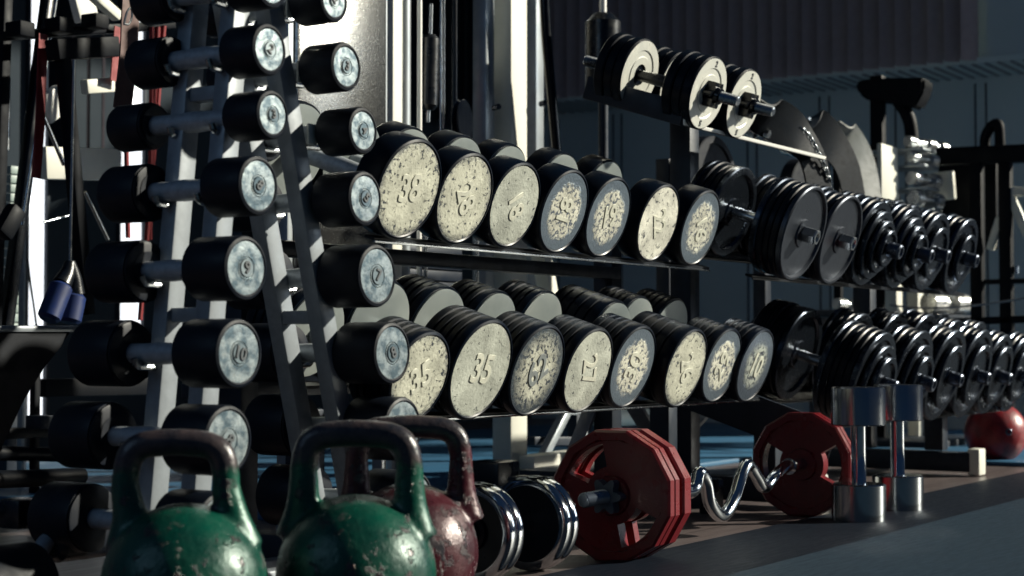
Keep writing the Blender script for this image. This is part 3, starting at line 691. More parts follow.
def poly_plate(R, t, groove, M, ha):
    """twelve-sided plate: raised rim, dished web and three grip slots cut through"""
    bm = BM(); n = 12; rot = PI/12; seg = 96
    def pr(a, k=1.0):  # 12-gon radius at angle a
        q = (a - rot) % (2*PI/n) - PI/n
        return R*k*math.cos(PI/n)/math.cos(q) / math.cos(PI/n)*.985
    rin = R*.80; rh0, rh1 = R*.44, R*.79; hub = R*.31
    # radial stations front side (r or polygon fraction, z)
    zf = t; rec = t - .008
    hole = lambda a: any(abs(((a - h + PI) % (2*PI)) - PI) < .50 for h in (ha, ha + PI))
    def ringpts(kind, z):
        out = []
        for i in range(seg):
            a = 2*PI*i/seg
            r = pr(a) if kind == 'o' else (pr(a, .965) if kind == 'b' else (pr(a, .85) if kind == 'i' else kind))
            out.append(bm.verts.new((r*math.cos(a), r*math.sin(a), z)))
        return out
    stf = [('o', zf - .004), ('b', zf), ('i', zf), (R*.83, rec), (rh1, rec), (rh0, rec), (hub, rec), (hub*.93, zf - .001), (.016, zf - .001)]
    stb = [('o', .004), ('b', 0), ('i', 0), (R*.83, .008), (rh1, .008), (rh0, .008), (hub, .008), (hub*.93, .001), (.016, .001)]
    F = [ringpts(k, z) for k, z in stf]; B = [ringpts(k, z) for k, z in stb]
    for S_, flip in ((F, False), (B, True)):
        for j in range(len(S_) - 1):
            for i in range(seg):
                k = (i + 1) % seg; am = 2*PI*(i + .5)/seg
                if j == 4 and hole(am): continue
                q = (S_[j][i], S_[j][k], S_[j+1][k], S_[j+1][i]); bm.faces.new(q if not flip else q[::-1])
    for i in range(seg):      # rim with optional groove, and bore
        k = (i + 1) % seg
        bm.faces.new((F[-1][i], F[-1][k], B[-1][k], B[-1][i]))
    if groove:
        g = []
        for kk, z in ((1, t/2 + .003), (.972, t/2 + .001), (.972, t/2 - .001), (1, t/2 - .003)):
            g.append([bm.verts.new((pr(2*PI*i/seg, kk)*math.cos(2*PI*i/seg), pr(2*PI*i/seg, kk)*math.sin(2*PI*i/seg), z)) for i in range(seg)])
        rr = [F[0]] + g + [B[0]]
    else: rr = [F[0], B[0]]
    for a_, b_ in zip(rr, rr[1:]):
        for i in range(seg): bm.faces.new((a_[i], a_[(i+1) % seg], b_[(i+1) % seg], b_[i]))
    hs = [hole(2*PI*(i + .5)/seg) for i in range(seg)]
    for i in range(seg):      # hole side walls
        k = (i + 1) % seg
        if hs[i]:
            for j in (4, 5): bm.faces.new((F[j][i], F[j][k], B[j][k], B[j][i]))
            if not hs[i-1]: bm.faces.new((F[4][i], F[5][i], B[5][i], B[4][i]))
            if not hs[k]: bm.faces.new((F[4][k], F[5][k], B[5][k], B[4][k]))
    bm.transform(M); return bm
ez()

# ------------------------------------------------------------------ chrome dumbbells standing on end
def standing(px, py, R, h, label):
    p = onZ(px, py); root = thing('chrome_dumbbell', label, 'dumbbell', (p.x, p.y, 0), None, 'chrome dumbbells standing on end on the dark floor strip')
    t = h*.285
    for z in (0, h - t):
        bm = BM(); lathe(bm, [(0, z), (R - .004, z), (R, z + .003), (R, z + t - .003), (R - .004, z + t), (0, z + t)], 64); obj('head', bm, 'chrome_head', root)
    bm = BM(); lathe(bm, [(0, t - .002), (.019, t - .002), (.0175, t + .004), (.0175, h - t - .004), (.019, h - t + .002), (0, h - t + .002)], 28); obj('handle', bm, 'chrome', root)
simple('chrome_head', (.46, .49, .52), .16, 1.0, nscale=5, rvar=.05)
standing(859, 522, .0635, .318, 'chrome dumbbell standing on end, the nearer left one of two')
standing(898, 511, .0635, .318, 'chrome dumbbell standing on end, the farther right one of two')

# ------------------------------------------------------------------ red kettlebell far right
def far_ball():
    p = onZ(990, 464); root = thing('medicine_ball', 'glossy worn red ball on the floor at the right edge by the rack foot', 'ball', (p.x + .07, p.y, 0))
    R = .110; bm = BM(); prof = [(0, 0)] + [(R*math.sin(a), R - R*math.cos(a) - .003) for a in [.22 + (PI - .22)*i/28 for i in range(28)]] + [(0, 2*R - .003)]
    lathe(bm, prof, 48); obj('body', bm, 'ball_red', root)
    for d in (Vector((.15, -.98, .12)), Vector((-.75, -.65, .05))):
        d.normalize(); bm = BM(); M = Matrix.Translation((0, 0, R)) @ d.to_track_quat('Z', 'Y').to_matrix().to_4x4()
        lathe(bm, [(0, R - .012), (.013, R - .012), (.013, R - .001), (.010, R + .002), (.006, R + .002), (.005, R - .004), (0, R - .004)], 20, M); obj('valve', bm, 'dark_steel', root)
far_ball()

# ------------------------------------------------------------------ belts and chain hung over the top shelf
def belt(pts, wd, mat, label, th=.005, wdir=(0, 1, 0), part_fn=None):
    P = [onY(px, py, Y) for px, py, Y in pts]
    root = thing('lifting_belt', label, 'belt', (P[-1].x, P[-1].y, P[-1].z))
    bm = BM(); strip(bm, P, wd, th, wdir); obj('strap', bm, mat, root, world=True, angle=60)
    return root, P
WD = (.93, -.22, 0)
b1, P1 = belt([(742, 109, 1.97), (772, 118, 1.95), (799, 137, 1.93), (814, 163, 1.91), (822, 205, 1.90)], .12, 'leather_black', 'black leather lifting belt with a chain, nearest of the hanging belts', .006, WD)
b2, P2 = belt([(772, 121, 2.22), (806, 123, 2.20), (832, 142, 2.18), (848, 170, 2.16), (856, 210, 2.15)], .13, 'leather_black', 'wide black leather belt hanging behind the chain belt', .006, WD)
b3, P3 = belt([(824, 133, 2.42), (848, 143, 2.40), (864, 166, 2.38), (872, 210, 2.36)], .15, 'leather_tan', 'pale worn leather belt behind the two black belts', .006, WD)
b4, P4 = belt([(850, 146, 2.60), (874, 160, 2.58), (890, 184, 2.56), (898, 215, 2.55)], .08, 'leather_black', 'narrow dark strap behind the pale belt, next to the small chrome dumbbells', .005, WD)
_s = thing('belt_stand', 'dark slim post with an arm holding the pale belt behind the rack', 'stand', (P3[1].x + .02, P3[1].y + .03, 0))
bm = BM(); beam(bm, (P3[1].x + .02, P3[1].y + .05, 0), (P3[1].x + .02, P3[1].y + .05, P3[1].z - .012), .03, .03, .003); obj('post', bm, 'machine_black', _s, world=True)
bm = BM(); cyl(bm, P3[1] + Vector((-.07, 0, -.020)), P3[1] + Vector((.10, .02, -.020)), .014, 16); obj('arm', bm, 'machine_black', _s, world=True)
def hung_plate(px, py, Y, R, label):
    p = onY(px, py, Y); t = thing('weight_plate', label, 'plate', tuple(p), None, 'large black plates hanging behind the right rack')
    obj('disc', plate_bm(R, .05, .14, .026, Matrix.Rotation(PI/2, 4, 'X')), 'black_rubber', t)
    bm = BM(); cyl(bm, (0, -.03, 0), (0, .10, 0), .024, 20); obj('hub', bm, 'dark_steel', t)
    x = bpy.data.objects
    bm = BM(); beam(bm, (p.x, Y + .13, 0), (p.x, Y + .13, p.z + .1), .05, .05, .003); o = obj('plate_post', bm, 'frame_navy'); tag(o, 'dark post behind the rack carrying a hanging black plate, %s' % ('left' if px < 740 else 'right'), 'post')
hung_plate(702, 188, 2.42, .165, 'large black plate hanging behind the post of the right rack')
hung_plate(795, 205, 2.42, .165, 'large black plate hanging behind the top shelf belts')
bm = BM(); lathe(bm, [(.012, 0), (.022, 0), (.022, .008), (.012, .008), (.012, 0)], 24, Matrix.Translation(P2[1] + Vector((-.06, -.02, .0))) ); obj('ring', bm, 'satin_chrome', b2, world=True)
def chain(P, label, r=.0028, lk=.022):
    root = thing('chain', label, 'chain', tuple(P[0])); Q = catmull(P, 14); L = 0; pts = [Q[0]]
    for a, b in zip(Q, Q[1:]):
        L += (b - a).length
        if L >= lk*.62: pts.append(b); L = 0
    for i in range(len(pts) - 1):
        c = (pts[i] + pts[i+1])/2; R = frame_from(pts[i], pts[i+1]).to_4x4() @ Matrix.Rotation(PI/2*(i % 2) + .3, 4, 'Z')
        bm = BM(); ring = [];
        for k in range(12):
            a = 2*PI*k/12; ring.append(Vector((.0065*math.cos(a), 0, (.0065*math.sin(a)) + (.0045 if math.sin(a) > 0 else -.0045))))
        n = len(ring); seg_ = 6; rings = []
        for k in range(n):
            t = (ring[(k+1) % n] - ring[k-1]).normalized(); nn = Vector((0, 1, 0)); bb = t.cross(nn)
            rings.append([bm.verts.new(ring[k] + (nn*math.cos(2*PI*j/seg_) + bb*math.sin(2*PI*j/seg_))*r) for j in range(seg_)])
        for k in range(n):
            for j in range(seg_): bm.faces.new((rings[k][j], rings[k][(j+1) % seg_], rings[(k+1) % n][(j+1) % seg_], rings[(k+1) % n][j]))
        bm.transform(Matrix.Translation(c) @ R); obj('link', bm, 'satin_chrome', root, world=True, angle=180)
chain([onY(px, py, 1.89) for px, py in ((801, 128), (809, 136), (816, 149), (824, 166), (831, 186))], 'bright steel chain hanging over the nearest black belt')
# bright pegs seen on the top shelf
for px, py, lab in ((757, 131, 'left'), (782, 142, 'middle'), (797, 150, 'right')):
    p = onY(px, py, 2.0); bm = BM(); lathe(bm, [(0, 0), (.020, 0), (.023, .004), (.023, .05), (.012, .055), (.012, .09), (0, .09)], 24, Matrix.Translation(p) @ tilt(PHI).to_4x4() @ Matrix.Translation((0, 0, -.05)))
    o = obj('collar_clamp', bm, 'satin_chrome'); tag(o, 'small chrome collar on the top shelf behind the bright lip, the %s one of three' % lab, 'clamp', 'chrome collars on the top shelf')

# ------------------------------------------------------------------ small chrome dumbbell tower in the background
def small_tower():
    base = onX(890, 480, 7.0); bx, by = onY(893, 200, 2.45).x, 2.45
    root = thing('dumbbell_tower', 'pale upright stand holding small chrome dumbbells behind the right rack', 'rack', (bx, by, 0))
    for dx, w_ in ((0, .07), (.26, .07)):
        bm = BM(); beam(bm, (bx + dx, by, 0), (bx + dx, by, 1.02 if dx == 0 else .93), w_, .05, .004, Vector((0, 1, 0))); obj('upright', bm, 'frame_white', root, world=True)
    bm = BM(); beam(bm, (bx - .12, by, 1.0), (bx + .08, by, 1.0), .05, .03, .003, Vector((0, 1, 0))); obj('top_bar', bm, 'frame_silver', root, world=True)
    bm = BM(); box(bm, (bx + .1, by, .02), (.6, .5, .04), bev=.005); obj('base', bm, 'frame_dark', root, world=True)
    pa_, pb_ = onY(884, 143, 2.36), onY(901, 202, 2.36)
    bm = BM(); box(bm, ((pa_.x + pb_.x)/2, 2.38, (pa_.z + pb_.z)/2), (abs(pb_.x - pa_.x), .02, abs(pa_.z - pb_.z)), bev=.003); obj('side_plate', bm, 'frame_white', root, world=True)
    rows = [(907, 141, 5.5), (909, 157, 6.3), (911, 178, 7.6), (913, 198, 8.5)]
    for i, (px, py, r) in enumerate(rows):
        for k in range(2):
            Yk = 2.33 + k*.10
            p = onY(px + k*14, py + k*3, Yk); R = r*(p.x*.842 + p.y*.539)/F_PX
            dd = thing('chrome_dumbbell', 'small chrome dumbbell on the pale stand, %s tier, %s' % (['top', 'second', 'third', 'bottom'][i], ['front', 'rear'][k]), 'dumbbell', tuple(p), frame_from((0, 0, 0), (.95, -.30, -.03)), 'small chrome dumbbells on the pale stand')
            for z0 in (0, .13):
                bm = BM(); lathe(bm, [(0, z0), (R - .003, z0), (R, z0 + .003), (R, z0 + .042), (R - .003, z0 + .045), (0, z0 + .045)], 28); obj('head', bm, 'bright_steel', dd)
            bm = BM(); lathe(bm, [(0, .04), (.012, .04), (.012, .135), (0, .135)], 16); obj('handle', bm, 'bright_steel', dd)
        bm = BM(); pz = onY(px, py, 2.33); box(bm, (pz.x + .10, 2.40, pz.z - R - .008), (.16, .26, .010), bev=.002); obj('shelf', bm, 'frame_silver', root, world=True)
small_tower()
def lone(px, py, Y, R, L, label, mat='bright_steel', dirv=(.95, -.30, 0)):
    p = onY(px, py, Y); dd = thing('chrome_dumbbell', label, 'dumbbell', tuple(p), frame_from((0, 0, 0), dirv))
    t = L*.36
    for z0 in (0, L - t):
        bm = BM(); lathe(bm, [(0, z0), (R - .004, z0), (R, z0 + .004), (R, z0 + t - .004), (R - .004, z0 + t), (0, z0 + t)], 32); obj('head', bm, mat, dd)
    bm = BM(); lathe(bm, [(0, t*.9), (R*.4, t*.9), (R*.4, L - t*.9), (0, L - t*.9)], 16); obj('handle', bm, mat, dd)
    return p
pa = lone(928, 303, 2.35, 	.044, .25, 'chrome dumbbell lying on the middle bar behind the right rack')
pb = lone(836, 304, 2.35, .022, .14, 'slim chrome dumbbell lying on the middle bar, left of the larger one')
o = obj('support_bench', box(box(box(BM(), ((pa.x + pb.x)/2 + .08, 2.35, pb.z - .035), (pa.x - pb.x + .35, .20, .025), bev=.004), (pb.x - .05, 2.4, (pb.z - .05)/2), (.05, .05, pb.z - .05)), (pa.x + .18, 2.4, (pb.z - .05)/2), (.05, .05, pb.z - .05)), 'frame_dark')
tag(o, 'dark narrow bench behind the right rack under the chrome dumbbells', 'bench')
bm = BM(); box(bm, (pa.x + .085, 2.35, (pa.z - .044 + pb.z - .0225)/2), (.22, .1, max(.004, pa.z - .044 - (pb.z - .0225)))); 
o2 = obj('riser', bm, 'frame_dark', o)

# ------------------------------------------------------------------ background machines
def machine(name, label, cat, base): return thing(name, label, cat, base)
def bx_(root, name, p0, p1, wx, wy, mat, upv=(0, 1, 0), bev=.004, label=None):
    bm = BM(); beam(bm, p0, p1, wx, wy, bev, Vector(upv)); return obj(name, bm, mat, root, world=True, label=label)
def cy_(root, name, p0, p1, r, mat, bev=0, label=None):
    bm = BM(); cyl(bm, p0, p1, r, 24, bev); return obj(name, bm, mat, root, world=True, label=label)
# -- big white/grey cable machine in the middle
Yc = 2.85
pc = onY(517, 478, Yc)
cm = machine('cable_machine', 'tall white and grey cable machine behind the round dumbbells', 'gym machine', (pc.x, Yc, 0))
xp = onY(518, 300, Yc).x
bx_(cm, 'upright', (xp, Yc + .03, 0), (xp, Yc + .03, 2.6), .095, .07, 'frame_white')
x2 = onY(546, 300, Yc + .12).x
bx_(cm, 'upright', (x2 - .02, Yc + .16, .55), (x2 - .02, Yc + .16, 2.6), .05, .06, 'frame_silver')
xq = onY(497, 100, Yc).x
bx_(cm, 'upright', (xq, Yc + .05, .55), (xq, Yc + .05, 2.6), .05, .05, 'frame_silver')
bm = BM(); tube(bm, [onY(543, -40, Yc - .1), onY(546, 30, Yc - .1), onY(552, 100, Yc - .1), onY(559, 180, Yc - .1)], .016, 14, 6); obj('arm', bm, 'black_gloss', cm, world=True, label='black curved tube')
bx_(cm, 'foot', (xp, Yc - .02, .04), (onY(585, 470, Yc).x, Yc - .02, .04), .07, .08, 'frame_white', (0, 1, 0))
bx_(cm, 'brace', onY(540, 250, Yc + .02), onY(556, 335, Yc + .02), .05, .05, 'frame_white')
for px, py in ((494, 108), (541, 104)):
    q = onY(px, py, Yc - .02); cy_(cm, 'bolt', q, q + Vector((-.02, -.03, 0)), .009, 'black_gloss')
bm = BM(); box(bm, onY(492, 478, Yc - .15), (.12, .12, .10), bev=.008); obj('foot_cap', bm, 'vinyl_black', cm, world=True)
bx_(cm, 'crossbar', (xq - .2, Yc + .1, 2.55), (x2 + .2, Yc + .1, 2.55), .08, .08, 'frame_white')
# -- second station: white post, silver tube, thin pole, roller pad, pulley and cables
Ys = 2.75
q0 = onY(400, 300, Ys); sm = machine('weight_machine', 'weight machine with white post, silver tube and roller pad, behind the marked 38 dumbbell', 'gym machine', (q0.x, Ys, 0))
bx_(sm, 'post', (onY(395, 60, Ys).x, Ys, 0), (onY(395, 60, Ys).x, Ys, 2.2), .045, .02, 'frame_white')
cy_(sm, 'tube', (onY(409, 60, Ys).x, Ys + .02, 0), (onY(409, 60, Ys).x, Ys + .02, 2.2), .021, 'frame_silver')
xt = onY(419.5, 60, Ys).x; cy_(sm, 'pole', (xt, Ys, .2), (xt, Ys, .41 + .345*4.3*.345/.345*.0 + .99), .007, 'white_paint_bright', .003)
a = onY(430, 35, Ys); b = onY(428, 110, Ys); cy_(sm, 'roller_pad', b, a, .028, 'vinyl_black', .012)
cy_(sm, 'pad_rod', onY(428, 122, Ys), onY(431, 4, Ys), .006, 'satin_chrome')
for px in (441, 444): x = onY(px, 60, Ys + .1).x; cy_(sm, 'cable', (x, Ys + .1, .3), (x, Ys + .1, 2.2), .0035, 'satin_chrome')
bm = BM(); c = onY(458, 122, Ys + .05); lathe(bm, [(0, 0), (.062, 0), (.066, .004), (.058, .012), (.066, .020), (.062, .024), (0, .024)], 40, Matrix.Translation(c) @ Matrix.Rotation(PI/2, 4, 'X') @ Matrix.Rotation(.25, 4, 'Y')); obj('pulley', bm, 'black_gloss', sm, world=True)
x = onY(463, 60, Ys + .05).x; cy_(sm, 'hanger', (x, Ys + .08, .9), (x, Ys + .08, 2.2), .008, 'black_gloss')
bm = BM(); box(bm, (q0.x + .05, Ys + .1, 2.18), (.6, .1, .06), bev=.005); obj('top_beam', bm, 'frame_white', sm, world=True)
# weight stack seen between the shelves
for i in range(9):
    bm = BM(); z = .14 + i*.033; box(bm, (onY(450, 270, Ys).x, Ys + .12, z + .28), (.30, .12, .029), bev=.002); obj('weight_plate', bm, 'frame_navy', sm, world=True)
for px in (414, 440, 491): x = onY(px, 270, Ys).x; cy_(sm, 'guide_rod', (x, Ys + .05, .3), (x, Ys + .05, .85), .006, 'satin_chrome')
# -- large dark glossy panel
pm = machine('back_panel', 'large dark sheet panel with sunlit grain, behind the dumbbell tower', 'panel', (onY(342, 300, 2.45).x, 2.45, 0))
simple('grain_panel', (.34, .34, .33), .24, 1.0, c2=(.18, .19, .19), nscale=160, rvar=.05, bmp=.30, bscale=260)
xa, xb = onY(296, 60, 2.45).x, onY(386, 60, 2.45).x
bm = BM(); box(bm, ((xa + xb)/2, 2.46, .98), (xb - xa, .03, .80), bev=.01); obj('sheet', bm, 'grain_panel', pm, world=True)
for x in (xa - .01, xb + .004): bx_(pm, 'post', (x, 2.47, 0), (x, 2.47, 1.45), .022, .03, 'frame_silver')
p0 = onY(314, 165, 2.30); p1 = onY(378, 165, 2.30)
bx_(pm, 'crossbar', (xa, 2.40, onY(340, 164, 2.4).z), (xb, 2.40, onY(340, 164, 2.4).z), .05, .038, 'frame_white', (0, 0, 1))
# -- roller arm at the centre right
ra = machine('roller_machine', 'machine with a black upright roller pad on a white pole, left of the top shelf', 'gym machine', (onY(604, 300, 2.6).x, 2.6, 0))
a = onY(603, 14, 2.6); b = onY(603, 98, 2.6); cy_(ra, 'roller_pad', b, a, .056, 'vinyl_black', .026)
cy_(ra, 'pole', (a.x, 2.6, a.z - .02), (a.x, 2.6, 1.6), .011, 'white_paint_bright')
cy_(ra, 'pole', (a.x, 2.6, 0), (a.x, 2.6, b.z + .02), .016, 'frame_dark')
cy_(ra, 'pin', onY(602, 66, 2.52), onY(606, 66, 2.56), .010, 'satin_chrome')
bm = BM(); box(bm, (a.x, 2.6, .02), (.4, .4, .04), bev=.005); obj('base', bm, 'frame_dark', ra, world=True)

# -- left machine group
Yl = 3.6
lm = machine('power_rack', 'dark slanted steel frame of a power rack at the left edge', 'gym machine', (onY(30, 300, Yl).x, Yl, 0))
def dl(px, py, Y=Yl): return onY(px, py, Y)
def ext(a, b, k0, k1): a = Vector(a); b = Vector(b); return a + (b - a)*k0, a + (b - a)*k1
p, q = ext(dl(48, 0), dl(4, 340), -.3, 1.4); bx_(lm, 'strut', p, q, .03, .035, 'black_gloss')
p, q = ext(dl(56, 0, Yl - .05), dl(22, 225, Yl - .05), -.2, 1.0); cy_(lm, 'edge_rod', p, q, .0045, 'satin_chrome')  # added chrome rod drawing the bright lit edge of the strut
p, q = ext(dl(6, -20), dl(-6, 330), -.2, 1.3); bx_(lm, 'strut', p, q, .03, .03, 'machine_black')
cy_(lm, 'rod', dl(7, 78, Yl + .1), dl(6, 150, Yl + .1), .010, 'satin_chrome')
p, q = ext(dl(62, 48, Yl - .2), dl(82, 262, Yl - .2), -.02, 1.25); bx_(lm, 'strut', p, q, .032, .035, 'machine_black')
bx_(lm, 'beam', dl(52, 50, Yl - .2), dl(114, 47, Yl - .2), .05, .055, 'machine_black', (0, 0, 1))
bx_(lm, 'beam', dl(4, 36, Yl - .1), dl(170, 25, Yl - .1), .05, .025, 'machine_black', (0, 0, 1))
for px, py in ((20, 30), (59, 26), (95, 22)):
    bm = BM(); box(bm, dl(px, py, Yl - .15), (.05, .06, .040), bev=.004); obj('block', bm, 'machine_black', lm, world=True)
bx_(lm, 'beam', dl(84, 87, Yl - .1), dl(114, 85, Yl - .1), .03, .04, 'frame_white', (0, 0, 1))
bx_(lm, 'beam', dl(43, 163, Yl + .2), dl(118, 165, Yl + .2), .03, .095, 'frame_white', (0, 0, 1))
bx_(lm, 'beam', dl(42, 112, Yl + .1), dl(62, 97, Yl + .1), .03, .08, 'white_paint_bright', (0, 0, 1))  # white piece standing in for a bright scrap of window behind
bx_(lm, 'beam', dl(92, -6, Yl), dl(118, 17, Yl), .03, .03, 'frame_white', (0, 0, 1))
bx_(lm, 'plate', dl(74, 8, Yl + .1), dl(92, 3, Yl + .1), .03, .09, 'white_paint_bright', (0, 0, 1))  # white slab drawing a bright triangle of window, not a frame part
cy_(lm, 'cable', dl(44, 118, Yl), dl(64, 165, Yl), .006, 'satin_chrome'); cy_(lm, 'cable', dl(85, 192, Yl), dl(108, 240, Yl), .005, 'satin_chrome')
cy_(lm, 'cable', dl(44, 222, Yl), dl(75, 214, Yl), .003, 'satin_chrome')
bx_(lm, 'post', (dl(35, 400).x, Yl, 0), (dl(35, 400).x, Yl, dl(35, 335).z), .022, .022, 'machine_black')
bx_(lm, 'post', (dl(21, 400, Yl + .3).x, Yl + .3, 0), (dl(21, 400, Yl + .3).x, Yl + .3, dl(21, 175, Yl + .3).z), .014, .02, 'frame_grey')
bx_(lm, 'rail', dl(42, 388, Yl + .3), dl(150, 386, Yl + .3), .03, .055, 'machine_black', (0, 0, 1))
bx_(lm, 'rail', dl(-10, 434, Yl), dl(50, 432, Yl), .03, .03, 'machine_black', (0, 0, 1))
cy_(lm, 'rail', dl(-10, 480, Yl - .3), dl(82, 476, Yl - .3), .022, 'machine_black'); cy_(lm, 'rail', dl(-10, 453, Yl), dl(120, 456, Yl), .020, 'machine_black')
bm = BM(); box(bm, dl(40, 422, Yl - .1), (.05, .06, .035), bev=.004); obj('block', bm, 'frame_dark', lm, world=True)
bm = BM(); R45 = Matrix.Rotation(.6, 3, 'Y'); box(bm, dl(9, 222, Yl - .2), (.05, .04, .09), R45, .01); obj('guard', bm, 'machine_black', lm, world=True)
# pale weight stack, left edge
ws = machine('weight_stack', 'pale ribbed weight stack seen past the slanted frame at the left edge', 'weights', (dl(12, 330, 4.2).x, 4.2, 0))
for i in range(22):
    z = .36 + i*.029
    bm = BM(); box(bm, (dl(12, 300, 4.2).x, 4.2, z), (.045, .03, .025), bev=.002); obj('weight_plate', bm, 'weight_stack', ws, world=True)
bm = BM(); box(bm, (dl(12, 300, 4.2).x, 4.2, .17), (.08, .06, .34), bev=.005); obj('base', bm, 'frame_dark', ws, world=True)
# red straps, brown strap with carabiner
def hang(name, label, cat, pts, wd, mat, Y, tk=.004):
    P = [onY(px, py, Y) for px, py in pts]; bm = BM(); strip(bm, P, wd, tk, (1, 0, 0)); o = obj(name, bm, mat, angle=60); tag(o, label, cat); return o
hang('red_strap', 'wide dark red strap hanging left of the upper tower dumbbells', 'strap', [(121, 28), (119, 55), (117, 82)], .05, 'strap_red', 3.46)
hang('red_strap', 'dark red strap beside the slanted black strut, above the bright window', 'strap', [(43, 34), (40, 120), (36, 178)], .03, 'strap_red', 3.46)
st = hang('brown_strap', 'brown strap with a metal snap hook at the upper left', 'strap', [(131, -5), (130, 20), (128, 60), (122, 110)], .055, 'strap_brown', 2.9)
bm = BM(); pp = [onY(px, py, 2.86) for px, py in ((124, 24), (127, 12), (131, 8), (132, 16), (129, 24), (124, 24))]; tube(bm, pp, .0025, 8, 5); obj('snap_hook', bm, 'satin_chrome', st)
for k, (pa_, pb_) in enumerate((((152, 27), (150, 240)), ((158, 27), (147, 240)), ((124, 29), (128, 238)), ((164, 26), (140, 320)))):
    bm = BM(); cyl(bm, onY(*pa_, 3.47), onY(*pb_, 3.47), .007, 10); o = obj('resistance_band', bm, 'strap_red')
    tag(o, 'thin red band hanging behind the left column of tower dumbbells, %s' % ['second from the left', 'second from the right', 'farthest left', 'rightmost and ending lowest'][k], 'band', 'red bands behind the tower')
# blue handle grips on straps
for k, (a, b, lab) in enumerate((((62, 284), (48, 320), 'tilted left grip'), ((75, 294), (69, 323), 'right grip'))):
    A = onY(*a, 3.3); B = onY(*b, 3.3); g = thing('rope_handle', 'blue foam %s hanging from the cable at the left' % lab, 'handle', tuple(B), None, 'blue cable grips')
    bm = BM(); cyl(bm, B, A, .030, 24, .008); obj('grip', bm, 'grip_blue', g, world=True)
    T = onY(70, 262, 3.3); bm = BM(); tube(bm, [A, (A + T)/2 + Vector((.005, 0, 0)), T], .024, 12, 5, lambda u: .026 - .012*u); obj('sleeve', bm, 'vinyl_black', g, world=True)
bm = BM(); cyl(bm, onY(70, 263, 3.3), onY(74, 60, 3.32), .0035, 8); o = obj('pull_cable', bm, 'satin_chrome'); tag(o, 'thin steel cable carrying the two blue grips', 'cable')
bm = BM(); tube(bm, [onY(px, py, 4.6) for px, py in ((26, 240), (30, 280), (35, 315), (38, 340))], .004, 8, 6); obj('cord', bm, 'black_gloss', lm, world=True)
bm = BM(); tube(bm, [onY(px, py, 3.0) for px, py in ((161, 285), (163, 330), (164, 380), (163, 410))], .0035, 8, 6); obj('cord', bm, 'white_paint_bright', AF, world=True, label='thin white cord')
# bench at the left edge
bn = machine('weight_bench', 'black padded bench with a curved edge, cut by the left picture edge', 'bench', (onY(20, 400, 2.35).x, 2.35, 0))
bm = BM()
outl = [(75, 330), (60, 343), (42, 366), (24, 400), (10, 430), (-6, 470), (-60, 470), (-60, 330)]
lo = [bm.verts.new(onY(px, py, 2.32)) for px, py in outl]; hi = [bm.verts.new(onY(px, py, 2.32) + Vector((0, .06, 0))) for px, py in outl]
bm.faces.new(lo); bm.faces.new(hi[::-1])
for i in range(len(lo)): bm.faces.new((lo[i], lo[(i+1) % len(lo)], hi[(i+1) % len(lo)], hi[i]))
bmesh.ops.bevel(bm, geom=bm.edges[:], offset=.006, segments=2, affect='EDGES')
obj('backrest', bm, 'bench_vinyl', bn, world=True)
bx_(bn, 'edge_rail', onY(-60, 329, 2.34), onY(76, 329, 2.34), .05, .012, 'frame_grey', (0, 0, 1))
bx_(bn, 'leg', (onY(-20, 400, 2.4).x, 2.4, 0), (onY(-20, 400, 2.4).x, 2.4, .35), .05, .05, 'frame_navy')
# small leg machine, bottom left corner
fl = machine('foot_roller_stand', 'low stand with black foam foot roller behind the left green kettlebell', 'gym machine', (onY(60, 560, 1.95).x, 1.95, 0))
a = onY(53, 546, 1.95); b = onY(104, 543, 1.95)
cy_(fl, 'roller', a, (a.x + .16, 1.95, a.z), .020*1.3, 'vinyl_black', .008)
bm = BM(); tube(bm, [onY(50, 538, 1.96), onY(42, 548, 1.96), onY(36, 566, 1.96), onY(33, 600, 1.96)], .013, 14, 6); obj('arm', bm, 'frame_grey', fl, world=True)
bm = BM(); box(bm, onY(20, 513, 2.05), (.05, .05, .045), bev=.006); obj('block', bm, 'vinyl_black', fl, world=True)
cy_(fl, 'tube', onY(-10, 508, 2.08), onY(22, 512, 2.05), .014, 'frame_dark')
bm = BM(); cyl(bm, (onY(0, 590, 1.9).x - .08, 1.9, onY(0, 590, 1.9).z), (onY(0, 590, 1.9).x + .06, 1.9, onY(0, 590, 1.9).z), .062, 32, .006); o = obj('seat_roll', bm, 'bench_vinyl', fl, world=True)
# -- dark machines at the right
Xr = 6.8
rm = machine('seated_machine', 'black seated machine with thick post and padded headrest, against the right wall panels', 'gym machine', (onX(878, 300, Xr).x, onX(878, 300, Xr).y, 0))
c = onX(878, 100, Xr); bx_(rm, 'post', (Xr, c.y, 0), (Xr, c.y, onX(878, 76, Xr).z), .05, .055, 'machine_black')
bm = BM()
outl = [(854, 82), (868, 78), (924, 77), (924, 90), (914, 108), (900, 104), (888, 98), (868, 101), (858, 94)]
lo = [bm.verts.new(onX(px, py, Xr - .05)) for px, py in outl]; hi = [bm.verts.new(onX(px, py, Xr - .05) + Vector((.12, 0, 0))) for px, py in outl]
bm.faces.new(lo); bm.faces.new(hi[::-1])
for i in range(len(lo)): bm.faces.new((lo[i], lo[(i+1) % len(lo)], hi[(i+1) % len(lo)], hi[i]))
bmesh.ops.bevel(bm, geom=bm.edges[:], offset=.012, segments=2, affect='EDGES'); obj('headrest', bm, 'machine_black', rm, world=True)
bm = BM(); tube(bm, [onX(px, py, Xr) for px, py in ((896, 98), (906, 112), (911, 128), (913, 160))], .028, 14, 6); obj('arm', bm, 'machine_black', rm, world=True)
r2 = machine('rowing_machine', 'dark steel machine frame with pale legs behind the rack at the right edge', 'gym machine', (onX(1010, 400, 6.9).x, onX(1010, 400, 6.9).y, 0))
D2 = lambda px, py, X=6.9: onX(px, py, X)
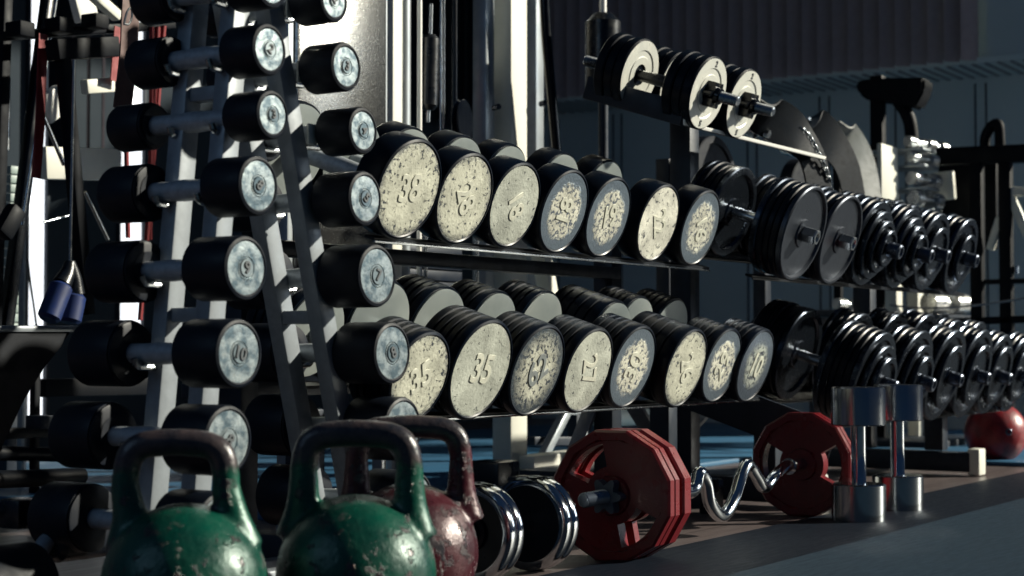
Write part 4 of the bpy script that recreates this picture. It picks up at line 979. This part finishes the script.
bx_(r2, 'beam', D2(938, 157), D2(1060, 152), .07, .07, 'machine_black', (0, 0, 1))
bx_(r2, 'beam', D2(950, 322), D2(1060, 318), .05, .03, 'machine_black', (0, 0, 1)); bx_(r2, 'beam', D2(985, 282), D2(1060, 280), .05, .02, 'machine_black', (0, 0, 1))
for px in (1007, 978): bx_(r2, 'post', (6.9, D2(px, 300).y, 0), (6.9, D2(px, 300).y, D2(px, 150).z), .05, .05, 'machine_black')
bx_(r2, 'panel', D2(968, 250, 7.1), D2(968, 160, 7.1), .03, .25, 'machine_black')
bm = BM(); tube(bm, [D2(px, py) for px, py in ((986, 158), (985, 140), (990, 128), (998, 124), (1000, 140), (1000, 156))], .022, 12, 5); obj('grip_arm', bm, 'machine_black', r2, world=True)
bx_(r2, 'leg', D2(1010, 195), D2(1040, 262), .03, .035, 'frame_white'); bx_(r2, 'leg', D2(1000, 218), D2(990, 250), .03, .03, 'frame_white')
bx_(r2, 'leg', D2(976, 256), D2(948, 292), .03, .03, 'frame_white'); bx_(r2, 'beam', D2(1008, 191), D2(1040, 193), .03, .035, 'frame_white', (0, 0, 1))
bx_(r2, 'bracket', D2(943, 172), D2(945, 200), .03, .09, 'frame_white')
bm = BM(); cyl(bm, D2(1016, 266), D2(1016, 274), .012, 16); obj('bolt', bm, 'satin_chrome', r2, world=True)
bm = BM(); tube(bm, [D2(px, py, 6.6) for px, py in ((890, 305), (920, 308), (970, 306), (1040, 296))], .004, 8, 8); obj('cord', bm, 'frame_grey', r2, world=True)
# a second low machine under the racks: pale roller and dark bench frame
lb = machine('low_bench', 'low bench frame with a pale roller seen under the round dumbbells', 'bench', (onY(640, 440, 3.0).x, 3.0, 0))
cy_(lb, 'roller', onY(598, 415, 3.0), onY(640, 413, 3.0), .045, 'frame_white', .01)
for px in (575, 648): bx_(lb, 'leg', (onY(px, 440, 3.0).x, 3.0, 0), (onY(px, 440, 3.0).x, 3.0, onY(px, 415, 3.0).z + .01), .04, .04, 'frame_dark')
bx_(lb, 'beam', onY(530, 441, 3.0), onY(660, 441, 3.0), .04, .03, 'frame_dark', (0, 0, 1))
bx_(lb, 'beam', onY(560, 412, 3.0), onY(660, 412, 3.0), .04, .02, 'frame_grey', (0, 0, 1))
bx_(lb, 'brace', onY(566, 412, 2.95), onY(540, 462, 2.95), .03, .03, 'frame_silver')
